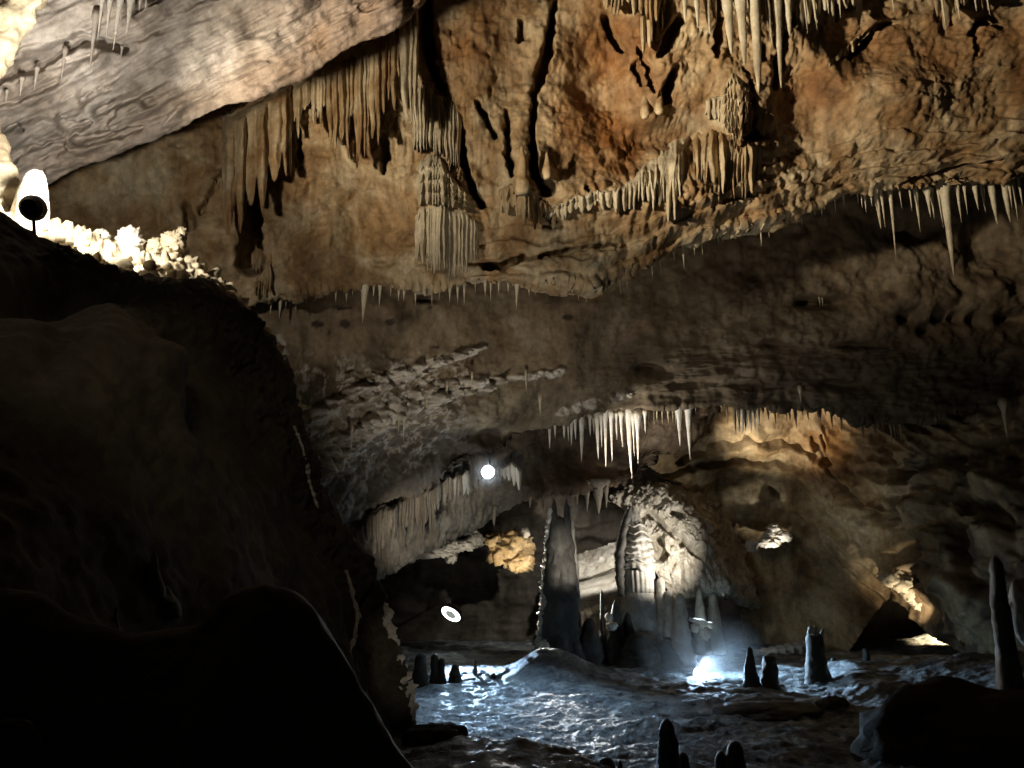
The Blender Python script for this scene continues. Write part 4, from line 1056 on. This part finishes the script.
boulder('pale_cap', P(813, 635, Y3 - .05), (.20, .24, .34), M['column'], seed=3, amp=.8, parent=t3, nu=18, nv=12)
G = 'dark stalagmites close to the viewer'
for (x, a, b, wt, wb, Y, lab) in ((671, 719, 830, 13, 36, 19.5, 'tall dark stalagmite silhouette at the bottom edge'), (686, 752, 830, 10, 20, 19.8, 'dark shoulder stub against the tall silhouette at the bottom edge'), (740, 741, 830, 13, 30, 19.3, 'dark stalagmite with a bright edge at the bottom edge'),
                                 (725, 751, 830, 10, 22, 19.5, 'dark stub leaning on the bright-edged stalagmite at the bottom edge'), (608, 757, 830, 12, 36, 19.4, 'low dark hump left of the tall silhouette at the bottom edge'), (622, 760, 830, 4, 9, 19.2, 'thin curved pale-edged stub at the bottom edge')):
    stal(x, a, b, wt, wb, Y, M['darkst'], label=lab, group=G, rough=.25, rnd_top=True, cone=.9)
# rocks
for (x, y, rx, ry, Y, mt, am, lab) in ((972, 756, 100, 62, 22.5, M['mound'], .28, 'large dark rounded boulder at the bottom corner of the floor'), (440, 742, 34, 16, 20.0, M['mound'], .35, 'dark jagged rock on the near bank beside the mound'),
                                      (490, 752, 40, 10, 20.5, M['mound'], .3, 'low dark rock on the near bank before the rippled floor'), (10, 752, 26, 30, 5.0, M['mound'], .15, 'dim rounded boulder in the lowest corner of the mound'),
                                      (770, 712, 50, 9, 28.5, M['darkst'], .3, 'long low dark body standing in for shade in front of the lamp'), (832, 706, 14, 9, 28.5, M['darkst'], .3, 'dark lump at the end of the long low shade body')):  # dark body put where a band of shade crosses the floor
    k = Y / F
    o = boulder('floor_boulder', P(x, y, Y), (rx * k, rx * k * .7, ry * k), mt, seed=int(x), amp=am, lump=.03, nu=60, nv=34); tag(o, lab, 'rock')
# dark leaning column by the right wall
o = stal(1013, 556, 700, 12, 26, 27.0, M['darkst'], 'bulging_stalagmite', 'dark bulging stalagmite standing before the right-hand wall', rough=.25, cone=.6, rnd_top=True)
o = boulder('pale_rock', P(1026, 612, 28.6), (.55, .4, 1.1), M['column'], seed=12, amp=.3); tag(o, 'pale rock patch half hidden behind the dark bulging stalagmite', 'rock')

# stairs
b0 = P(752, 655, 45.5)
ts_ = thing('stone_stairs', 'short flight of stone steps climbing along the far floor edge', 'stairs', b0)
for i in range(7):
    x0 = 757 + i * 8.2
    q = P(x0 + 4.1, 654, 45.0 + .2 * i); zt_ = float(P(x0, 650.5 - 1.5 * i, 45.0 + .2 * i)[2])
    zz = -0.35
    cx_, cy_ = q[0], q[1]
    hw = 4.3 * 45 / F
    bx = np.array([[sx * hw, sy * .7, z] for z in (zz, zt_) for sx, sy in ((-1, -1), (1, -1), (1, 1), (-1, 1))]) + np.array([cx_, cy_, 0])
    link_mesh('step', bx, np.array([[3, 2, 1, 0], [4, 5, 6, 7], [0, 1, 5, 4], [1, 2, 6, 5], [2, 3, 7, 6], [3, 0, 4, 7]]), M['column'], parent=ts_, origin=(cx_, cy_, zz), smoothed=False)

# ochre boulder on the chamber wall, coral ledge, bright patch
k = 50.0 / F
t5 = thing('ochre_boulder', 'warm-lit ochre boulder bulging from the dark chamber wall', 'rock', P(511, 552, 51))
boulder('boulder_body', P(511, 549, 51), (20 * k, 13 * k, 17 * k), M['ochre'], seed=21, amp=.5, freq=1.5, lump=.5, lf=2.2, nu=60, nv=40, parent=t5)
boulder('boulder_lobe', P(521, 563, 50.5), (13 * k, 9 * k, 9 * k), M['ochre'], seed=23, amp=.4, freq=1.6, lump=.4, nu=40, nv=26, parent=t5)
boulder('boulder_lobe', P(494, 540, 50.8), (9 * k, 8 * k, 7 * k), M['ochre'], seed=25, amp=.4, freq=1.6, lump=.4, nu=40, nv=26, parent=t5)
o = boulder('pale_chip', P(525, 533, 50.6), (5 * k, 4 * k, 5 * k), M['white'], seed=27, amp=.5, parent=t5, nu=20, nv=14)
o['label'] = 'bright white chip'
t6 = thing('coral_ledge', 'rough white cave-coral ledge under the lower overhang', 'cave coral', P(450, 550, 46))
k = 46 / F
for i, (x, y, rx, ry) in enumerate(((425, 555, 12, 3.5), (440, 551, 13, 5), (452, 546, 10, 5), (464, 545, 9, 5), (476, 540, 7, 6), (451, 557, 5, 5), (472, 532, 5, 3))):
    boulder('coral_clump', P(x, y, 46 + .1 * i), (rx * k, 7 * k, ry * k), M['coral'], seed=30 + i, amp=.4, lump=.8, lf=4, nu=36, nv=22, parent=t6)
t7 = thing('flowstone_shelf', 'small brightly lit flowstone shelf on the back wall above the stairs', 'flowstone', P(772, 540, 47.6))
k = 47.6 / F
for i, (x, y, rx, ry) in enumerate(((778, 536, 13, 5), (768, 542, 11, 5), (752, 545, 6, 6), (774, 528, 6, 4))):
    boulder('shelf_lobe', P(x, y, 47.6), (rx * k, 9 * k, ry * k), M['white'], seed=50 + i, amp=.35, lump=.5, lf=3, nu=36, nv=22, parent=t7)
t8 = thing('rock_edge', 'ragged lit rock edge over the passage mouth', 'rock', P(915, 600, 43.5))
k = 43.5 / F
for i, (x, y, rx, ry) in enumerate(((893, 578, 13, 9), (905, 584, 12, 9), (914, 594, 10, 9), (922, 603, 8, 8), (929, 611, 6, 6))):
    boulder('edge_lobe', P(x, y, 43.6 - .12 * i), (rx * k, 9 * k, ry * k), M['pale'], seed=60 + i, amp=.4, lump=.4, lf=3, nu=36, nv=22, parent=t8)

# ------------------------------------------------------------------ crest rocks lit from behind the mound
G = 'white rocks on the lit crest'
k = 16.6 / F
o = boulder('crest_stalagmite', P(30, 216, 16.6), (18 * k, 16 * k, 53 * k), M['white'], seed=2, amp=.10, nu=50, nv=40); tag(o, 'tall white dome stalagmite behind the round floodlight on the crest', 'stalagmite')
for (x, y, rx, ry, Y, lab) in ((130, 240, 13, 14, 19, 'large white knob, highest on the lit crest'), (101, 236, 9, 6, 19, 'flat white rock left of the highest knob on the crest'), (155, 246, 8, 9, 19.2, 'white lump between the highest knob and the grey crag on the crest'),
                              (172, 244, 12, 12, 19.3, 'grey-white crag at the far end of the lit crest'), (181, 236, 6, 9, 19.5, 'pointed tip rock on the grey crag of the crest'), (140, 262, 10, 7, 18.6, 'white rock below the highest knob on the crest'),
                              (160, 268, 9, 8, 18.4, 'pale rock below the grey crag on the crest')):
    k = Y / F
    o = boulder('crest_rock', P(x, y, Y), (rx * k, rx * k * .8, ry * k), M['white'] if x < 150 else M['pale'], seed=int(x), amp=.3, lump=.5, nu=40, nv=26); tag(o, lab, 'rock', G)
G = 'lit rubble strewn along the crest'
rr = random.Random(5)
for i in range(70):
    x = 42 + 215 * rr.random() ** 0.9; y = float(crest(x)) + 2 + rr.random() * 26
    h_ = hit(x, y, ['wall_crest'])
    if h_ is None or h_.y > 24: continue
    s = (0.08 + .13 * rr.random())
    o = boulder('rubble_stone', (h_.x, h_.y - .05, h_.z + .02), (s, s * .8, s * .8), M['pale'], seed=i, amp=.4, lump=.3, nu=12, nv=9)
    tag(o, 'small stone in the lit rubble along the crest of the mound', 'rock', G)
# corals and ribs down the flank of the mound
o = tube('coral_crust', [P(x, y, Y) for x, y, Y in ((372, 585, 20.6), (384, 610, 20.6), (390, 640, 20.7), (396, 668, 20.8), (403, 692, 20.9), (408, 720, 21))], np.array([4, 6, 6, 8, 11, 8]) * .021, M['coral'], 22, None, .7, 4.2, n=110, seed=2)
tag(o, 'crusty brown cave coral running down the lower flank of the mound', 'cave coral')
for pts, ww, lab in (([(294, 426), (299, 438), (304, 452), (307, 466), (309, 480), (313, 494), (318, 508)], [1.2, 2.6, 1.8, 3.0, 2.2, 3.2, 1.2], 'narrow flowstone rib with glints painted pale, high on the flank of the mound'),
                     ([(346, 570), (351, 584), (354, 600), (357, 614), (356, 628), (354, 640), (350, 652)], [1.2, 3.0, 2.4, 3.6, 2.6, 3.2, 1.0], 'narrow flowstone rib with glints painted pale, low on the flank of the mound')):
    q = []
    for x, y in pts:
        h_ = hit(x, y, ['wall_mound']); q.append((h_.x, h_.y - .02, h_.z) if h_ else tuple(P(x, y, 18.5)))
    o = tube('flowstone_rib', q, np.array(ww) * .013, M['coral'], 12, None, 1.1, 5, n=110, seed=3); tag(o, lab, 'flowstone')  # pale material stands for wet glints on the dark flank
for i, (x, y, lab) in enumerate(((152, 582, 'small dark peaked stalagmite on the pale patch of the mound'), (115, 622, 'tiny dark stub at the edge of the pale patch of the mound'), (164, 598, 'dark low lump beside the peaked stalagmite on the mound'))):
    h_ = hit(x, y, ['wall_mound'])
    if h_:
        r_ = (.14, .05, .2)[i]; H_ = (.42, .2, .2)[i]
        o = lathe('mound_stalagmite', (h_.x, h_.y, h_.z - .15), [(-.1, r_ * 1.2), (.1, r_), (.1 + H_ * .5, r_ * .5), (.1 + H_ * .9, r_ * .25), (.1 + H_, .02)], M['darkst'], 16, lambda T, z, q: 1 + .3 * perlin(q * 4), sub=3); tag(o, lab, 'stalagmite')

# ------------------------------------------------------------------ lamps
def floodlight(name, label, c, face, r, depth, lensmat, core=None, stand=None, cat='lamp', sx=1.0):
    c = Vector(c); f = Vector(face).normalized()
    root = thing(name, label, cat, c)
    q = f.to_track_quat('Z', 'Y')

    def turned(nm, prof, mt, seg=32):
        V, fc = [], []
        for z, rad in prof:
            for j in range(seg):
                a = 2 * math.pi * j / seg
                V.append(q @ Vector((rad * math.cos(a) * sx, rad * math.sin(a), z)))
        n_ = len(prof)
        for i in range(n_ - 1):
            for j in range(seg):
                fc.append((i * seg + j, i * seg + (j + 1) % seg, (i + 1) * seg + (j + 1) % seg, (i + 1) * seg + j))
        fc.append(tuple(range(seg))[::-1]); fc.append(tuple((n_ - 1) * seg + j for j in range(seg)))
        me = bpy.data.meshes.new(nm); me.from_pydata([tuple(v) for v in V], [], fc); me.materials.append(mt)
        o = bpy.data.objects.new(nm, me); C.objects.link(o); o.parent = root
        return o
    turned('housing', [(-depth, r * .45), (-depth * .95, r * .6), (-depth * .5, r * .9), (-.02, r * 1.04), (.03, r * 1.06), (.03, r * .96), (.0, r * .94)], M['housing'])
    turned('lens', [(.0, r * .93), (.035, r * .9), (.05, r * .6)], lensmat)
    if core: turned('core', [(.05, r * .5), (.07, r * .42)], core)
    if stand:
        pts = [Vector(s_) - c for s_ in stand]
        tb = tube('bracket', [tuple(p_) for p_ in pts], [.035] * len(pts), M['steel'], 8)
        tb.parent = root; tb.location = pts[0]
    return root


pc = P(488, 472, 36.6)
floodlight('floodlight', 'round cool-white floodlight shining on the lower overhang', pc, (0.05, -1, -.25), .30, .35, M['lens'], stand=[pc + np.array([0, .2, 0]), pc + np.array([0.05, .5, .35]), pc + np.array([.05, 1.2, .9])])
pc = P(451, 614, 46.0)
floodlight('floodlight', 'oval white floodlight hanging alone in the dark chamber', pc, (-0.42, -0.62, -0.72), .62, .45, M['lens_soft'], M['lens_grey'], stand=[pc + np.array([0, .3, .2]), pc + np.array([-.2, 2.5, .5]), pc + np.array([-.3, 6.8, .7])])
pc = P(700, 674, 37.2); zg = ground(pc[0], pc[1])
floodlight('floodlight', 'dazzling blue-white floodlight low on the wet floor in an added glow of haze', pc, (-0.1, -1, 0.08), .30, .30, M['lens'], stand=[pc + np.array([0, .12, -.2]), np.array([pc[0], pc[1] + .14, zg - .05])])
pc = P(33, 208, 14.5)
floodlight('floodlight', 'round dark floodlight seen from behind on the bright crest', pc, (-0.25, 1, 0.35), .24, .26, M['lens_warm'], stand=[pc + np.array([.0, .05, -.15]), pc + np.array([.05, .1, -.6]), pc + np.array([.05, .1, -.95])])


# ------------------------------------------------------------------ haze volumes added for the glow round the lamps
def glow_mist(c, r, dens, label):
    m = bpy.data.materials.new('lamp_glow_mist'); m.use_nodes = True
    nt = m.node_tree; nt.nodes.remove(nt.nodes['Principled BSDF'])
    v = nt.nodes.new('ShaderNodeVolumeScatter'); v.inputs['Color'].default_value = (1, 1, 1, 1); v.inputs['Anisotropy'].default_value = 0.2
    tc = nt.nodes.new('ShaderNodeTexCoord'); ln = nt.nodes.new('ShaderNodeVectorMath'); ln.operation = 'LENGTH'
    nt.links.new(tc.outputs['Object'], ln.inputs[0])
    mr = nt.nodes.new('ShaderNodeMapRange'); mr.interpolation_type = 'SMOOTHSTEP'; mr.inputs['From Min'].default_value = 0; mr.inputs['From Max'].default_value = r * .95
    mr.inputs['To Min'].default_value = dens; mr.inputs['To Max'].default_value = 0
    nt.links.new(ln.outputs['Value'], mr.inputs['Value']); nt.links.new(mr.outputs['Result'], v.inputs['Density'])
    nt.links.new(v.outputs['Volume'], nt.nodes['Material Output'].inputs['Volume'])
    o = boulder('glow_mist', c, (r, r, r), m, amp=0, nu=24, nv=14)
    return tag(o, label, 'glow_mist', None, 'stuff')


glow_mist(P(700, 664, 37.6), 3.4, 0.055, 'bluish haze added for the glow round the floor lamp')
glow_mist(P(488, 472, 36.6), 1.15, 0.12, 'faint haze added for the glow round the roof lamp')

# ------------------------------------------------------------------ light
def lamp(kind, name, loc, energy, color, target=None, size=0.15, angle=60, blend=0.6):
    d = bpy.data.lights.new(name, kind); d.energy = energy; d.color = color
    d.shadow_soft_size = size
    o = bpy.data.objects.new(name, d); C.objects.link(o); o.location = loc
    if kind == 'SPOT':
        d.spot_size = math.radians(angle); d.spot_blend = blend
        v = Vector(target) - Vector(loc)
        o.rotation_euler = v.to_track_quat('-Z', 'Y').to_euler()
    return o


def PV(px, py, Y):
    return Vector(P(px, py, Y).tolist())


BLUE = (0.46, 0.71, 1.0); WARM = (1.0, 0.89, 0.72); NEUT = (1.0, 0.95, 0.88); COOL = (0.72, 0.86, 1.0); AMB = (1.0, 0.72, 0.40)
# the crest floodlight with its beams on the wall, and an added rib spot
lamp('SPOT', 'crest_light', PV(62, 165, 15.5), 2000, NEUT, PV(115, 170, 20), 0.15, 165, 0.3)
lamp('SPOT', 'rib_fill', PV(30, 130, 15.0), 3000, NEUT, PV(8, 30, 17.2), 0.15, 60, 0.9)  # unseen spot added to brighten the left rib
lamp('SPOT', 'wall_flood', PV(54, 148, 15.6), 38000, WARM, PV(900, 25, 28), 0.4, 50, 1.0)
lamp('SPOT', 'near_wall_flood', PV(54, 148, 15.6), 8000, WARM, PV(430, 90, 28), 0.4, 56, 1.0)
# unseen spots added for the vault, lower roof and mound
lamp('SPOT', 'overhang_fill', PV(385, 600, 28), 1500, NEUT, PV(425, 535, 36), 0.2, 38, 0.8)  # placed unseen to brighten the lower left overhang
lamp('SPOT', 'flank_fill', PV(540, 690, 17), 150, NEUT, PV(398, 660, 20.8), 0.1, 34, 0.9)  # added to bring out the coral on the mound flank
lamp('SPOT', 'mound_fill', (-2.5, 2.0, 11.5), 1000, WARM, PV(170, 400, 13), 0.6, 36, 1.0)  # added fill near the viewer, lifts the dark mound
lamp('SPOT', 'vault_fill', PV(470, 705, 20), 5600, NEUT, PV(500, 330, 36), 1.0, 58, 1.0)  # broad added fill for the vault, no visible source
# chamber lamps, and unseen spots added to brighten parts of it
lamp('POINT', 'roof_lamp_light', PV(488, 474, 36.2), 110, COOL, None, 0.2)
lamp('SPOT', 'left_floor_fill', PV(488, 502, 36.0), 3300, BLUE, PV(520, 712, 30.5), 0.15, 74, 0.9)  # extra beam added under the roof lamp to brighten the left floor
lamp('SPOT', 'stalactite_light', PV(590, 500, 37.0), 2200, NEUT, PV(645, 440, 39), 0.1, 70, 0.8)
lamp('SPOT', 'alcove_light', PV(735, 510, 43), 3500, WARM, PV(785, 408, 46), 0.1, 72, 0.9)
fl_ = PV(700, 661, 37.5)
lamp('SPOT', 'floor_lamp_light', fl_, 1400, BLUE, fl_ + Vector((0.6, -0.5, -0.55)), 0.15, 150, 0.4)
lamp('SPOT', 'right_floor_fill', PV(688, 606, 43), 9000, BLUE, PV(790, 676, 36.5), 0.12, 44, 0.8)  # added unseen beam, brightens the floor right of the lamp
lamp('POINT', 'floor_lamp_spill', PV(700, 668, 37.2), 420, BLUE, None, 0.15)
lamp('SPOT', 'coral_fill', PV(465, 600, 43), 350, NEUT, PV(452, 548, 46), 0.1, 45, .8)  # added spot that makes the coral ledge visible
lamp('SPOT', 'shelf_fill', PV(790, 575, 45.3), 700, NEUT, PV(772, 538, 47.6), 0.1, 45, .8)  # added spot that makes the flowstone shelf bright
lamp('SPOT', 'wall_lamp_light', PV(452, 616, 45.3), 12000, BLUE, PV(545, 712, 31), 0.2, 44, 0.9)
lamp('SPOT', 'column_light', PV(698, 574, 40.0), 2200, NEUT, PV(642, 548, 44), 0.1, 92, 0.9)
lamp('SPOT', 'rim_light', PV(518, 590, 46.6), 9000, NEUT, PV(561, 585, 41), 0.1, 54, 0.5)  # added backlight for the edge of the twin-tipped column
lamp('SPOT', 'column_back_light', PV(600, 522, 45.5), 1500, NEUT, PV(592, 572, 49), 0.1, 110, 0.6)
lamp('SPOT', 'ochre_fill', PV(515, 600, 47), 1000, WARM, PV(512, 550, 50), 0.1, 50, 0.6)  # unseen warm spot added for the ochre boulder
lamp('SPOT', 'passage_light', PV(938, 618, 50.2), 1500, AMB, PV(932, 648, 50.6), 0.1, 90, .5)
lamp('SPOT', 'jamb_fill', PV(915, 628, 41.0), 900, WARM, PV(910, 594, 43.6), 0.1, 60, .6)  # added in the open to brighten the passage edge
lamp('SPOT', 'fold_fill', PV(800, 610, 42), 380, NEUT, PV(850, 480, 45), 0.1, 80, 1.0)  # added weak fill for the folds right of the alcove
lamp('SPOT', 'right_wall_fill', PV(930, 690, 30), 400, NEUT, PV(975, 490, 36), 0.3, 60, 1.0)  # small unseen spot added for shapes on the right wall
lamp('SPOT', 'vault_fill_right', PV(800, 745, 21), 2600, NEUT, PV(790, 255, 35), 1.0, 46, 1.0)  # second added fill, lifts the shade under the right lip
lamp('SPOT', 'front_column_fill', PV(600, 590, 37.0), 1100, NEUT, PV(560, 555, 41), 0.3, 46, 1.0)  # added in the air to lighten the twin-tipped column's face
lamp('SPOT', 'stairs_fill', PV(742, 622, 43), 160, COOL, PV(788, 647, 46), 0.1, 60, 0.8)  # faint unseen spot added so the steps show

w = bpy.data.worlds.new('World'); bpy.context.scene.world = w; w.use_nodes = True
w.node_tree.nodes['Background'].inputs[0].default_value = (0.9, 0.85, 0.75, 1)
w.node_tree.nodes['Background'].inputs[1].default_value = 0.003

# ------------------------------------------------------------------ camera and colour
cd = bpy.data.cameras.new('camera'); cam = bpy.data.objects.new('camera', cd); C.objects.link(cam)
cam.location = (0, 0, CZ); cam.rotation_euler = (math.pi / 2 + TH, 0, 0)
cd.sensor_fit = 'HORIZONTAL'; cd.sensor_width = 36.0; cd.lens = 36.0 * F / 1024.0
cd.clip_start = 0.05; cd.clip_end = 400
sc = bpy.context.scene
sc.camera = cam
sc.view_settings.view_transform = 'Standard'; sc.view_settings.look = 'None'
sc.view_settings.exposure = 0.0; sc.view_settings.gamma = 1.0; sc.view_settings.use_curve_mapping = False
sc.cycles.use_denoising = True
sc.cycles.max_bounces = 6; sc.cycles.diffuse_bounces = 4; sc.cycles.glossy_bounces = 3
sc.cycles.sample_clamp_indirect = 6.0
